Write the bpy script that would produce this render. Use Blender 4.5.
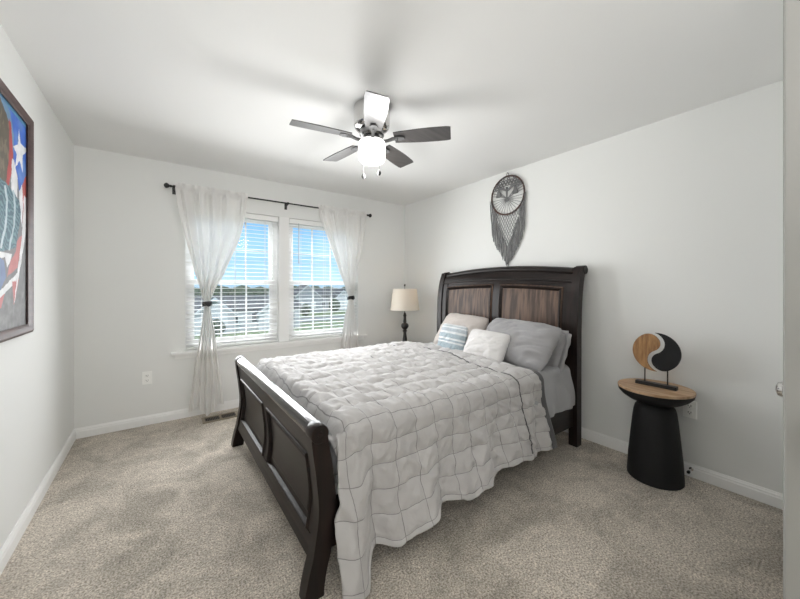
import bpy, bmesh, math, random
from math import sin, cos, pi, radians, sqrt, hypot
from mathutils import Vector, noise

for o in list(bpy.data.objects):
    bpy.data.objects.remove(o, do_unlink=True)
S = bpy.context.scene
COL = S.collection
random.seed(7)

# ------------------------------------------------------------------ camera
W, D, H = 3.44, 3.80, 2.44
cd = bpy.data.cameras.new('camera'); cam = bpy.data.objects.new('camera', cd); COL.objects.link(cam)
cam.location = (0.578, 0.0, 1.262)
cam.rotation_euler = (pi / 2, 0, -radians(36.1))
cd.sensor_width = 36; cd.lens = 329 / 800 * 36
cd.shift_y = -(299.5 - 287) / 800
cd.clip_start = 0.05; cd.clip_end = 2000
S.camera = cam

# ------------------------------------------------------------------ colour management
vs = S.view_settings
vs.view_transform = 'Standard'; vs.look = 'None'; vs.exposure = 0.1; vs.gamma = 1.0; vs.use_curve_mapping = False
S.cycles.use_denoising = True
S.cycles.max_bounces = 10; S.cycles.diffuse_bounces = 8; S.cycles.transparent_max_bounces = 16
S.cycles.sample_clamp_indirect = 6
S.cycles.caustics_reflective = False; S.cycles.caustics_refractive = False

# ------------------------------------------------------------------ sky
wd = bpy.data.worlds.new('sky'); S.world = wd; wd.use_nodes = True
nt = wd.node_tree; nt.nodes.clear()
out = nt.nodes.new('ShaderNodeOutputWorld'); bg = nt.nodes.new('ShaderNodeBackground')
tc = nt.nodes.new('ShaderNodeTexCoord'); sp = nt.nodes.new('ShaderNodeSeparateXYZ')
rp = nt.nodes.new('ShaderNodeValToRGB')
nt.links.new(tc.outputs['Generated'], sp.inputs[0]); nt.links.new(sp.outputs['Z'], rp.inputs[0])
e = rp.color_ramp.elements
e[0].position = 0.0; e[0].color = (0.46, 0.69, 0.90, 1)
e[1].position = 0.30; e[1].color = (0.20, 0.47, 0.84, 1)
k_ = rp.color_ramp.elements.new(0.10); k_.color = (0.33, 0.60, 0.88, 1)
k_ = rp.color_ramp.elements.new(0.75); k_.color = (0.55, 0.70, 0.90, 1)
nz = nt.nodes.new('ShaderNodeTexNoise'); nz.inputs['Scale'].default_value = 3.0; nz.inputs['Detail'].default_value = 5
nt.links.new(tc.outputs['Generated'], nz.inputs['Vector'])
cr = nt.nodes.new('ShaderNodeValToRGB'); cr.color_ramp.elements[0].position = 0.52; cr.color_ramp.elements[1].position = 0.75
cr.color_ramp.elements[1].color = (0.35, 0.35, 0.35, 1)
nt.links.new(nz.outputs[0], cr.inputs[0])
mx = nt.nodes.new('ShaderNodeMix'); mx.data_type = 'RGBA'
nt.links.new(cr.outputs[0], mx.inputs['Factor']); nt.links.new(rp.outputs[0], mx.inputs['A']); mx.inputs['B'].default_value = (0.9, 0.92, 0.95, 1)
nt.links.new(mx.outputs['Result'], bg.inputs[0]); bg.inputs[1].default_value = 1.25
nt.links.new(bg.outputs[0], out.inputs[0])

# ------------------------------------------------------------------ large lights
def area(name, loc, target, sx, sy, power, color=(1, 1, 1), spread=180):
    l = bpy.data.lights.new(name, 'AREA'); l.shape = 'RECTANGLE'; l.size = sx; l.size_y = sy
    l.energy = power; l.color = color; l.spread = radians(spread)
    o = bpy.data.objects.new(name, l); COL.objects.link(o)
    o.location = loc
    o.rotation_euler = (Vector(target) - Vector(loc)).to_track_quat('-Z', 'Y').to_euler()
    return o
area('bright_sky_above_the_windows', (1.75, 6.2, 5.6), (1.75, 3.6, 1.2), 5.0, 2.6, 2200, (0.97, 0.985, 1.0), 150)
area('added_front_fill', (0.75, -1.62, 1.35), (1.1, 3.0, 1.5), 1.3, 2.1, 7, (1.0, 0.99, 0.975))  # unseen fill light, added to brighten the room from behind the camera
area('added_ceiling_bounce', (0.40, -0.85, 1.80), (0.45, -0.55, 2.44), 0.7, 0.7, 26, (1.0, 0.995, 0.985))  # added fill aimed at the ceiling like bounced flash; no fixture there
for wx in (1.218, 2.22):
    area('window_daylight', (wx, 3.60, 1.25), (wx, 0.0, 0.75), 0.84, 1.20, 19, (0.985, 0.995, 1.0), 150)
sl = bpy.data.lights.new('outdoor_sun', 'SUN'); sl.energy = 2.2; sl.angle = radians(6)
so = bpy.data.objects.new('outdoor_sun', sl); COL.objects.link(so); so.rotation_euler = (radians(48), 0, radians(-25))

# ------------------------------------------------------------------ helpers
def link(o): COL.objects.link(o); return o
def obj(name, bm, mat, parent=None, smooth=False, loc=None, mods=None):
    bmesh.ops.recalc_face_normals(bm, faces=bm.faces[:])
    me = bpy.data.meshes.new(name); bm.to_mesh(me); bm.free()
    if smooth is True:
        for p in me.polygons: p.use_smooth = True
    o = bpy.data.objects.new(name, me); COL.objects.link(o)
    for m in (mat if isinstance(mat, (list, tuple)) else [mat]): me.materials.append(m)
    if loc: o.location = loc
    if parent: 
        o.parent = parent
    if smooth == 'auto':
        for p in me.polygons: p.use_smooth = True
        try: me.set_sharp_from_angle(angle=radians(35))
        except Exception: pass
    return o
def tag(o, label, cat, group=None):
    o['label'] = label; o['category'] = cat
    if group: o['group'] = group
    return o
def thing(name, label, cat, loc=(0, 0, 0), group=None):
    o = bpy.data.objects.new(name, None); COL.objects.link(o); o.location = loc; o.empty_display_size = 0.05
    return tag(o, label, cat, group)
def struct(name, bm, mat, smooth=False, parent=None):
    o = obj(name, bm, mat, parent, smooth)
    if not parent: o['kind'] = 'structure'
    return o
def copy_tree(o, parent=None):
    c = o.copy(); COL.objects.link(c); c.parent = parent
    for ch in list(o.children): copy_tree(ch, c)
    return c
def box(bm, x0, x1, y0, y1, z0, z1, bev=0.0):
    r = bmesh.ops.create_cube(bm, size=1)
    vs_ = r['verts']
    for v in vs_:
        v.co = Vector(((x0 + x1) / 2 + v.co.x * (x1 - x0), (y0 + y1) / 2 + v.co.y * (y1 - y0), (z0 + z1) / 2 + v.co.z * (z1 - z0)))
    if bev > 0:
        es = list({e_ for v in vs_ for e_ in v.link_edges})
        bmesh.ops.bevel(bm, geom=es, offset=bev, segments=2, affect='EDGES', profile=0.6)
    return bm
def B(*a, **k): return box(bmesh.new(), *a, **k)
def lathe(bm, prof, cx=0, cy=0, cz=0, n=40, cap=True, axis='z'):
    rings = []
    for r, z in prof:
        ring = []
        for i in range(n):
            a = 2 * pi * i / n
            if axis == 'z': co = (cx + r * cos(a), cy + r * sin(a), cz + z)
            elif axis == 'y': co = (cx + r * cos(a), cy + z, cz + r * sin(a))
            else: co = (cx + z, cy + r * cos(a), cz + r * sin(a))
            ring.append(bm.verts.new(co))
        rings.append(ring)
    for a_, b_ in zip(rings, rings[1:]):
        for i in range(n):
            bm.faces.new((a_[i], a_[(i + 1) % n], b_[(i + 1) % n], b_[i]))
    if cap:
        bm.faces.new(rings[0][::-1]); bm.faces.new(rings[-1])
    return bm
def tube(bm, pts, r, n=8, cap=True, closed=False):
    pts = [Vector(p) for p in pts]; rings = []
    m = len(pts); up = Vector((0, 0, 1))
    for i, p in enumerate(pts):
        if closed: t = pts[(i + 1) % m] - pts[i - 1]
        else: t = pts[min(i + 1, m - 1)] - pts[max(i - 1, 0)]
        t.normalize()
        a = up if abs(t.dot(up)) < 0.95 else Vector((1, 0, 0))
        u = t.cross(a).normalized(); v = t.cross(u).normalized()
        rr = r[i] if isinstance(r, (list, tuple)) else r
        rings.append([bm.verts.new(p + u * rr * cos(2 * pi * k / n) + v * rr * sin(2 * pi * k / n)) for k in range(n)])
    rng = range(m) if closed else range(m - 1)
    for i in rng:
        a_, b_ = rings[i], rings[(i + 1) % m]
        for k in range(n):
            bm.faces.new((a_[k], a_[(k + 1) % n], b_[(k + 1) % n], b_[k]))
    if cap and not closed:
        bm.faces.new(rings[0][::-1]); bm.faces.new(rings[-1])
    return bm
def prism(bm, poly, axis, a0, a1):
    """extrude a 2-D outline along an axis. axis x: poly=(y,z); y: (x,z); z: (x,y)"""
    def co(p, a):
        return {'x': (a, p[0], p[1]), 'y': (p[0], a, p[1]), 'z': (p[0], p[1], a)}[axis]
    A = [bm.verts.new(co(p, a0)) for p in poly]; Bv = [bm.verts.new(co(p, a1)) for p in poly]
    n = len(poly)
    for i in range(n): bm.faces.new((A[i], A[(i + 1) % n], Bv[(i + 1) % n], Bv[i]))
    bm.faces.new(A[::-1]); bm.faces.new(Bv)
    return bm
def grid(bm, nu, nv, f, uv=None):
    vs_ = [[bm.verts.new(f(i / nu, j / nv)) for j in range(nv + 1)] for i in range(nu + 1)]
    lay = bm.loops.layers.uv.verify() if uv else None
    for i in range(nu):
        for j in range(nv):
            fc = bm.faces.new((vs_[i][j], vs_[i + 1][j], vs_[i + 1][j + 1], vs_[i][j + 1]))
            if uv:
                for l, (a, b) in zip(fc.loops, ((i, j), (i + 1, j), (i + 1, j + 1), (i, j + 1))):
                    l[lay].uv = uv(a / nu, b / nv)
    return vs_
def interp(tab, t):
    if t <= tab[0][0]: return tab[0][1]
    for (a, va), (b, vb) in zip(tab, tab[1:]):
        if t <= b:
            k = (t - a) / (b - a); return va + (vb - va) * k
    return tab[-1][1]
def smooth_interp(tab, t):
    if t <= tab[0][0]: return tab[0][1]
    for (a, va), (b, vb) in zip(tab, tab[1:]):
        if t <= b:
            k = (t - a) / (b - a); k = k * k * (3 - 2 * k); return va + (vb - va) * k
    return tab[-1][1]
def cint(tab, z):       # Catmull-Rom
    n = len(tab)
    if z <= tab[0][0]: return tab[0][1]
    if z >= tab[-1][0]: return tab[-1][1]
    for i in range(n - 1):
        if tab[i][0] <= z <= tab[i + 1][0]:
            t = (z - tab[i][0]) / (tab[i + 1][0] - tab[i][0])
            p0 = tab[max(i - 1, 0)][1]; p1 = tab[i][1]; p2 = tab[i + 1][1]; p3 = tab[min(i + 2, n - 1)][1]
            return 0.5 * (2 * p1 + (p2 - p0) * t + (2 * p0 - 5 * p1 + 4 * p2 - p3) * t * t + (3 * p1 - p0 - 3 * p2 + p3) * t ** 3)
def sm(a, b, x):
    t = max(0, min(1, (x - a) / (b - a))); return t * t * (3 - 2 * t)
def fbm(x, y, z=0, o=3):
    return noise.fractal(Vector((x, y, z)), 1.0, 2.0, o)

# ------------------------------------------------------------------ materials
def mat(name, color, rough=0.5, metal=0.0, spec=0.5, bump=None, var=None, sheen=0.0, coat=0.0, emit=None):
    """bump=(scale, strength, dist), var=(scale, other colour, detail[, stretch])"""
    m = bpy.data.materials.new(name); m.use_nodes = True; t = m.node_tree
    p = t.nodes['Principled BSDF']
    p.inputs['Base Color'].default_value = (*color, 1); p.inputs['Roughness'].default_value = rough
    p.inputs['Metallic'].default_value = metal; p.inputs['Specular IOR Level'].default_value = spec
    p.inputs['Sheen Weight'].default_value = sheen; p.inputs['Coat Weight'].default_value = coat
    if emit: p.inputs['Emission Color'].default_value = (*emit[0], 1); p.inputs['Emission Strength'].default_value = emit[1]
    tcn = None
    def coords(st):
        g = t.nodes.new('ShaderNodeNewGeometry') if False else t.nodes.new('ShaderNodeTexCoord')
        mp = t.nodes.new('ShaderNodeMapping'); mp.inputs['Scale'].default_value = st
        t.links.new(g.outputs['Object'], mp.inputs[0]); return mp.outputs[0]
    if var:
        n = t.nodes.new('ShaderNodeTexNoise'); n.inputs['Scale'].default_value = var[0]; n.inputs['Detail'].default_value = var[2]
        t.links.new(coords(var[3] if len(var) > 3 else (1, 1, 1)), n.inputs['Vector'])
        r = t.nodes.new('ShaderNodeValToRGB'); r.color_ramp.elements[0].position = 0.35; r.color_ramp.elements[1].position = 0.65
        r.color_ramp.elements[0].color = (*color, 1); r.color_ramp.elements[1].color = (*var[1], 1)
        t.links.new(n.outputs[0], r.inputs[0]); t.links.new(r.outputs[0], p.inputs['Base Color'])
    if bump:
        n = t.nodes.new('ShaderNodeTexNoise'); n.inputs['Scale'].default_value = bump[0]; n.inputs['Detail'].default_value = 3
        t.links.new(coords(bump[3] if len(bump) > 3 else (1, 1, 1)), n.inputs['Vector'])
        b = t.nodes.new('ShaderNodeBump'); b.inputs['Strength'].default_value = bump[1]; b.inputs['Distance'].default_value = bump[2]
        t.links.new(n.outputs[0], b.inputs['Height']); t.links.new(b.outputs[0], p.inputs['Normal'])
    return m
M = {}
M['wall'] = mat('wall_paint', (0.79, 0.795, 0.78), 0.75, spec=0.25, bump=(220, 0.08, 0.002))
M['ceil'] = mat('ceiling_paint', (0.80, 0.80, 0.79), 0.85, spec=0.2, bump=(200, 0.1, 0.002))
M['trim'] = mat('trim_paint', (0.87, 0.87, 0.86), 0.4)
M['door'] = mat('door_paint_shaded', (0.28, 0.275, 0.26), 0.5)  # pale door; base colour darkened to carry the shade on its leaf
M['vinyl'] = mat('window_vinyl', (0.86, 0.86, 0.86), 0.35)
M['blind'] = mat('blind_slat', (0.86, 0.86, 0.85), 0.45)
M['espresso'] = mat('espresso_wood', (0.008, 0.006, 0.0055), 0.34, coat=0.03, spec=0.25, var=(6, (0.018, 0.011, 0.009), 5, (2, 0.35, 9)))
M['espresso_v'] = mat('espresso_wood_upright', (0.009, 0.0065, 0.006), 0.34, coat=0.03, spec=0.25, var=(6, (0.020, 0.012, 0.010), 5, (5, 9, 0.5)))
M['rolltop'] = mat('polished_dark_wood', (0.014, 0.011, 0.011), 0.2, coat=0.6)
M['chain'] = mat('steel_chain', (0.10, 0.10, 0.10), 0.6, metal=0.3)
M['iron'] = mat('black_iron', (0.012, 0.012, 0.012), 0.4)
M['chrome'] = mat('polished_nickel', (0.62, 0.61, 0.60), 0.12, metal=1)
M['blade'] = mat('fan_blade_laminate', (0.055, 0.052, 0.052), 0.28, spec=0.7, var=(4, (0.085, 0.08, 0.078), 4, (1, 12, 1)))
M['plate'] = mat('outlet_plastic', (0.92, 0.92, 0.90), 0.35)
M['slot'] = mat('dark_slot', (0.02, 0.02, 0.02), 0.7)

# headboard panel grain
def grain():
    m = bpy.data.materials.new('ribbon_grain_veneer'); m.use_nodes = True; t = m.node_tree; p = t.nodes['Principled BSDF']
    g = t.nodes.new('ShaderNodeTexCoord'); mp = t.nodes.new('ShaderNodeMapping'); mp.inputs['Scale'].default_value = (1, 1, 0.06)
    t.links.new(g.outputs['Object'], mp.inputs[0])
    n = t.nodes.new('ShaderNodeTexNoise'); n.inputs['Scale'].default_value = 38; n.inputs['Detail'].default_value = 3
    t.links.new(mp.outputs[0], n.inputs['Vector'])
    r = t.nodes.new('ShaderNodeValToRGB'); r.color_ramp.elements[0].position = 0.38; r.color_ramp.elements[1].position = 0.64
    r.color_ramp.elements[0].color = (0.045, 0.027, 0.019, 1); r.color_ramp.elements[1].color = (0.14, 0.088, 0.062, 1)
    t.links.new(n.outputs[0], r.inputs[0]); t.links.new(r.outputs[0], p.inputs['Base Color'])
    p.inputs['Roughness'].default_value = 0.5; p.inputs['Specular IOR Level'].default_value = 0.3; p.inputs['Coat Weight'].default_value = 0.05; p.inputs['Coat Roughness'].default_value = 0.25
    b = t.nodes.new('ShaderNodeBump'); b.inputs['Strength'].default_value = 0.25; b.inputs['Distance'].default_value = 0.003
    t.links.new(n.outputs[0], b.inputs['Height']); t.links.new(b.outputs[0], p.inputs['Normal'])
    return m
M['grain'] = grain()

def carpet():
    m = bpy.data.materials.new('cut_pile_carpet'); m.use_nodes = True; t = m.node_tree; p = t.nodes['Principled BSDF']
    g = t.nodes.new('ShaderNodeTexCoord')
    def N(scale, det, rough=0.5, dist=0.0):
        n = t.nodes.new('ShaderNodeTexNoise'); n.inputs['Scale'].default_value = scale; n.inputs['Detail'].default_value = det
        n.inputs['Roughness'].default_value = rough; n.inputs['Distortion'].default_value = dist
        t.links.new(g.outputs['Object'], n.inputs['Vector']); return n
    def R(n, a, b, ca, cb):
        r = t.nodes.new('ShaderNodeValToRGB'); r.color_ramp.elements[0].position = a; r.color_ramp.elements[1].position = b
        r.color_ramp.elements[0].color = (*ca, 1); r.color_ramp.elements[1].color = (*cb, 1); t.links.new(n.outputs[0], r.inputs[0]); return r
    fine = R(N(120, 3, 0.75), 0.36, 0.66, (0.22, 0.19, 0.155), (0.84, 0.77, 0.68))
    big = R(N(3.2, 4, 0.62, 0.8), 0.36, 0.60, (0.74, 0.735, 0.72), (1.12, 1.11, 1.10))
    mid = R(N(24, 3, 0.6, 0.5), 0.3, 0.7, (0.86, 0.86, 0.86), (1.10, 1.10, 1.10))
    a = t.nodes.new('ShaderNodeMix'); a.data_type = 'RGBA'; a.blend_type = 'MULTIPLY'; a.inputs['Factor'].default_value = 1
    t.links.new(fine.outputs[0], a.inputs['A']); t.links.new(big.outputs[0], a.inputs['B'])
    b2 = t.nodes.new('ShaderNodeMix'); b2.data_type = 'RGBA'; b2.blend_type = 'MULTIPLY'; b2.inputs['Factor'].default_value = 1
    t.links.new(a.outputs['Result'], b2.inputs['A']); t.links.new(mid.outputs[0], b2.inputs['B'])
    t.links.new(b2.outputs['Result'], p.inputs['Base Color'])
    p.inputs['Roughness'].default_value = 1; p.inputs['Specular IOR Level'].default_value = 0.05; p.inputs['Sheen Weight'].default_value = 0.15
    n = N(130, 3, 0.7); b = t.nodes.new('ShaderNodeBump'); b.inputs['Strength'].default_value = 0.8; b.inputs['Distance'].default_value = 0.008
    t.links.new(n.outputs[0], b.inputs['Height']); t.links.new(b.outputs[0], p.inputs['Normal'])
    return m
M['carpet'] = carpet()

# ================================================================== ROOM SHELL
YN = 0.05         # wall with the ajar door behind the camera; the entry alcove goes back to y=-1.6
OX0, OX1, OZ0, OZ1 = 0.775, 2.665, 0.645, 2.055
def add_floor():
    bm = bmesh.new(); box(bm, -0.12, W + 0.12, -1.75, D + 0.16, -0.2, 0.0); return bm
struct('floor', add_floor(), M['carpet'])
struct('ceiling', B(-0.12, W + 0.12, -1.75, D + 0.16, H, H + 0.15), M['ceil'])
struct('wall_left', B(-0.12, 0, -1.75, D + 0.16, 0, H), M['wall'])
struct('wall_right', B(W, W + 0.12, YN - 0.12, D + 0.16, 0, H), M['wall'])
bm = bmesh.new()
box(bm, 0, OX0, D, D + 0.16, 0, H); box(bm, OX1, W, D, D + 0.16, 0, H)
box(bm, OX0, OX1, D, D + 0.16, 0, OZ0); box(bm, OX0, OX1, D, D + 0.16, OZ1, H)
struct('wall_back', bm, M['wall'])
bm = bmesh.new()
box(bm, 2.12, 2.37, YN - 0.12, YN, 0, H); box(bm, 3.15, W, YN - 0.12, YN, 0, H); box(bm, 2.37, 3.15, YN - 0.12, YN, 2.045, H)
struct('wall_front', bm, M['wall'])
struct('wall_added_hallway', B(-0.12, 2.24, -1.87, -1.75, 0, H), M['wall'])  # unseen end wall, added to keep blue sky light out from behind
struct('wall_alcove', B(2.12, 2.24, -1.75, YN - 0.12, 0, H), M['wall'])
# baseboards with moulded top
def base_prof(h=0.085, t=0.014):
    return [(0, 0), (t, 0), (t, h * 0.66), (t * 0.8, h * 0.74), (t * 0.8, h * 0.84), (t * 0.45, h * 0.93), (t * 0.3, h), (0, h)]
bm = bmesh.new(); prism(bm, [(D - a, b) for a, b in base_prof()], 'x', 0, W); struct('baseboard_back', bm, M['trim'])
bm = bmesh.new(); prism(bm, [(a, b) for a, b in base_prof()], 'y', -1.6, D); struct('baseboard_left', bm, M['trim'])
bm = bmesh.new(); prism(bm, [(W - a, b) for a, b in base_prof()], 'y', YN, D); struct('baseboard_right', bm, M['trim'])

# ------------------------------------------------------------------ door ajar at the right of the frame
def door(name, ex, ey, ang, L, knobs, hk=0.90):
    r = bpy.data.objects.new(name, None); COL.objects.link(r); r.location = (ex, ey, 0); r.rotation_euler = (0, 0, ang)
    r['kind'] = 'structure'
    bm = B(0, L, -0.035, 0, 0.012, 2.035, bev=0.003)
    for z0, z1 in ((0.22, 0.86), (1.02, 1.88)):
        for x0, x1 in ((0.13, 0.35), (0.43, L - 0.12)):
            for yy in (-0.035, 0.0): box(bm, x0, x1, yy - 0.003, yy + 0.003, z0, z1, bev=0.0025)
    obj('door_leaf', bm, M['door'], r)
    for s_, y0 in knobs:
        bm = bmesh.new()
        lathe(bm, [(0.032, 0), (0.032, s_ * 0.006), (0.028, s_ * 0.010), (0.012, s_ * 0.012), (0.011, s_ * 0.030), (0.018, s_ * 0.036),
                   (0.0265, s_ * 0.046), (0.0275, s_ * 0.054), (0.024, s_ * 0.063), (0.012, s_ * 0.068)], 0.060, y0, hk, n=28, axis='y')
        obj('door_handle', bm, M['chrome'], r, smooth='auto')
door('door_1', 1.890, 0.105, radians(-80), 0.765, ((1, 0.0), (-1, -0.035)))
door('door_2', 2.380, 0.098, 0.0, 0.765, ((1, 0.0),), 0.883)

# ------------------------------------------------------------------ windows
M['glass'] = None
def glass():
    m = bpy.data.materials.new('clear_pane'); m.use_nodes = True; t = m.node_tree; t.nodes.clear()
    o = t.nodes.new('ShaderNodeOutputMaterial'); tr = t.nodes.new('ShaderNodeBsdfTransparent'); gl = t.nodes.new('ShaderNodeBsdfGlossy')
    gl.inputs['Roughness'].default_value = 0.02; tr.inputs[0].default_value = (0.97, 0.98, 0.98, 1)
    fr = t.nodes.new('ShaderNodeFresnel'); fr.inputs[0].default_value = 1.12
    mx_ = t.nodes.new('ShaderNodeMixShader'); t.links.new(fr.outputs[0], mx_.inputs[0]); t.links.new(tr.outputs[0], mx_.inputs[1]); t.links.new(gl.outputs[0], mx_.inputs[2])
    t.links.new(mx_.outputs[0], o.inputs[0]); return m
M['glass'] = glass()
def screenmat():
    m = bpy.data.materials.new('insect_screen'); m.use_nodes = True; t = m.node_tree; t.nodes.clear()
    o = t.nodes.new('ShaderNodeOutputMaterial'); tr = t.nodes.new('ShaderNodeBsdfTransparent'); df = t.nodes.new('ShaderNodeBsdfDiffuse')
    df.inputs[0].default_value = (0.5, 0.5, 0.5, 1)
    mx_ = t.nodes.new('ShaderNodeMixShader'); mx_.inputs[0].default_value = 0.12; t.links.new(tr.outputs[0], mx_.inputs[1]); t.links.new(df.outputs[0], mx_.inputs[2])
    t.links.new(mx_.outputs[0], o.inputs[0]); return m
M['screen'] = screenmat()
M['cord'] = mat('blind_cord', (0.75, 0.75, 0.73), 0.6)
M['muntin'] = mat('grille_grey', (0.55, 0.56, 0.57), 0.5)
def window(name, x0, x1):
    r = bpy.data.objects.new(name, None); COL.objects.link(r); r['kind'] = 'structure'; r.location = ((x0 + x1) / 2, D + 0.10, OZ0)
    def L(o):
        o.location = -r.location; return o
    z0, z1 = OZ0, OZ1; yo, yi = D + 0.155, D + 0.085; fw = 0.045
    bm = bmesh.new()
    box(bm, x0, x0 + fw, yi, yo, z0, z1); box(bm, x1 - fw, x1, yi, yo, z0, z1)
    box(bm, x0 + fw, x1 - fw, yi, yo, z1 - fw, z1); box(bm, x0 + fw, x1 - fw, yi, yo, z0, z0 + fw)
    L(obj('window_frame', bm, M['vinyl'], r))
    zm = 1.315; s = 0.036
    a, b = x0 + fw, x1 - fw
    for nm, za, zb, ya, yb in (('upper_sash', zm - 0.02, z1 - fw, D + 0.122, D + 0.15), ('lower_sash', z0 + fw, zm + 0.022, D + 0.09, D + 0.118)):
        bm = bmesh.new()
        box(bm, a, a + s, ya, yb, za, zb); box(bm, b - s, b, ya, yb, za, zb)
        box(bm, a + s, b - s, ya, yb, zb - s, zb); box(bm, a + s, b - s, ya, yb, za, za + s)
        so_ = L(obj(nm, bm, M['vinyl'], r))
        ym = (ya + yb) / 2
        g_ = obj('pane', B(a + s, b - s, ym - 0.002, ym + 0.002, za + s, zb - s), M['glass'], so_)
        bm = bmesh.new(); g3 = (b - a - 2 * s) / 3
        bars = [a + s + g3, a + s + 2 * g3]
        for xm in bars: box(bm, xm - 0.008, xm + 0.008, ym - 0.006, ym + 0.006, za + s, zb - s)
        zz = (za + zb) / 2 + 0.01
        if nm == 'upper_sash':
            for q0, q1 in ((a + s, bars[0] - 0.008), (bars[0] + 0.008, bars[1] - 0.008), (bars[1] + 0.008, b - s)): box(bm, q0, q1, ym - 0.005, ym + 0.005, zz - 0.006, zz + 0.006)
        obj('muntin', bm, M['vinyl'] if nm == 'lower_sash' else M['muntin'], so_)
    L(obj('insect_screen', B(a + 0.01, b - 0.01, D + 0.153, D + 0.1545, z0 + fw, zm), M['screen'], r))
    return r
window('window_1', OX0, 1.662); window('window_2', 1.775, OX1)
bm = bmesh.new(); box(bm, 1.662, 1.775, D - 0.004, D + 0.155, OZ0, OZ1); struct('trim_1', bm, M['trim'])
bm = bmesh.new(); box(bm, 0.66, 2.78, D - 0.055, D + 0.085, OZ0 - 0.028, OZ0 - 0.002, bev=0.004); box(bm, 0.69, 2.75, D - 0.014, D, OZ0 - 0.072, OZ0 - 0.030, bev=0.003)
struct('trim_2', bm, M['trim'])

# blinds
def blind(x0, x1, label, wand_x):
    r = thing('window_blind', label, 'blind', ((x0 + x1) / 2, D + 0.045, OZ1 - 0.004), 'white slatted window blinds')
    def L(o): o.location = -Vector(r.location); return o
    L(obj('head_rail', B(x0 + 0.006, x1 - 0.006, D + 0.006, D + 0.066, OZ1 - 0.058, OZ1 - 0.004, bev=0.002), M['blind'], r))
    yc = D + 0.038; sw = 0.042; tilt = radians(5)
    n = 31; zt, zb = OZ1 - 0.085, OZ0 + 0.050
    def slat(z, th=0.0026, name='slat'):
        bm = bmesh.new(); pr = []
        for k in range(5):
            u = (k / 4 - 0.5) * sw; c_ = 0.002 * (1 - (2 * k / 4 - 1) ** 2)
            pr.append((yc + u * cos(tilt), z + u * sin(tilt) + c_))
        poly = [(a, b + th / 2) for a, b in pr] + [(a, b - th / 2) for a, b in reversed(pr)]
        prism(bm, poly, 'x', x0 + 0.010, x1 - 0.010); return bm
    for i in range(n):
        L(obj('slat', slat(zt + (zb - zt) * i / (n - 1)), M['blind'], r))
    L(obj('bottom_rail', B(x0 + 0.010, x1 - 0.010, yc - 0.025, yc + 0.025, OZ0 + 0.004, OZ0 + 0.022, bev=0.003), M['blind'], r))
    bm = bmesh.new()
    for fx in (0.16, 0.5, 0.84):
        xx = x0 + (x1 - x0) * fx
        for dy in (-0.026, 0.026): box(bm, xx - 0.0015, xx + 0.0015, yc + dy - 0.0008, yc + dy + 0.0008, OZ0 + 0.02, OZ1 - 0.055)
    L(obj('ladder_cord', bm, M['cord'], r))
    if wand_x:
        bm = bmesh.new(); tube(bm, [(wand_x, D + 0.0, OZ1 - 0.05), (wand_x, D - 0.004, OZ1 - 0.06), (wand_x, D - 0.004, OZ1 - 0.52)], 0.004)
        L(obj('tilt_wand', bm, M['muntin'], r, smooth='auto'))
blind(OX0, 1.662, 'white horizontal blind in the window nearer the corner with the framed painting', None)
blind(1.775, OX1, 'white horizontal blind with a tilt wand in the window nearer the bedside lamp', 1.885)

# ------------------------------------------------------------------ curtain rod
def rod():
    y = D - 0.085; z = 2.198
    r = thing('curtain_rod', 'black metal curtain rod with round finials above both windows', 'curtain rod', (1.73, D, z))
    def L(o): o.location = -Vector(r.location); return o
    bm = bmesh.new(); tube(bm, [(0.665, y, z), (2.765, y, z)], 0.008, n=12); L(obj('pole', bm, M['iron'], r, smooth='auto'))
    for x, s_ in ((0.665, -1), (2.765, 1)):
        bm = bmesh.new(); lathe(bm, [(0.010, 0), (0.013, s_ * 0.008), (0.008, s_ * 0.014), (0.016, s_ * 0.022), (0.024, s_ * 0.036), (0.024, s_ * 0.044), (0.014, s_ * 0.056), (0.004, s_ * 0.06)], x, y, z, n=20, axis='x')
        L(obj('finial', bm, M['iron'], r, smooth='auto'))
    for x in (0.685, 1.735, 2.750):
        bm = bmesh.new(); tube(bm, [(x, y, z - 0.006), (x, D - 0.006, z - 0.020)], 0.0075); box(bm, x - 0.014, x + 0.014, D - 0.008, D - 0.0005, z - 0.055, z + 0.018, bev=0.002)
        tube(bm, [(x - 0.009, y, z), (x + 0.009, y, z)], 0.013, n=12)
        L(obj('bracket', bm, M['iron'], r, smooth='auto'))
rod()

# ------------------------------------------------------------------ curtains
def curtain_mat():
    m = bpy.data.materials.new('sheer_curtain'); m.use_nodes = True; t = m.node_tree; t.nodes.clear()
    o = t.nodes.new('ShaderNodeOutputMaterial'); tr = t.nodes.new('ShaderNodeBsdfTransparent'); df = t.nodes.new('ShaderNodeBsdfDiffuse'); tl = t.nodes.new('ShaderNodeBsdfTranslucent')
    df.inputs[0].default_value = (0.90, 0.89, 0.875, 1); tl.inputs[0].default_value = (0.90, 0.89, 0.87, 1)
    a = t.nodes.new('ShaderNodeMixShader'); a.inputs[0].default_value = 0.32; t.links.new(df.outputs[0], a.inputs[1]); t.links.new(tl.outputs[0], a.inputs[2])
    b = t.nodes.new('ShaderNodeMixShader'); b.inputs[0].default_value = 0.93; t.links.new(tr.outputs[0], b.inputs[1]); t.links.new(a.outputs[0], b.inputs[2])
    t.links.new(b.outputs[0], o.inputs[0]); return m
M['curtain'] = curtain_mat()
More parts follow.
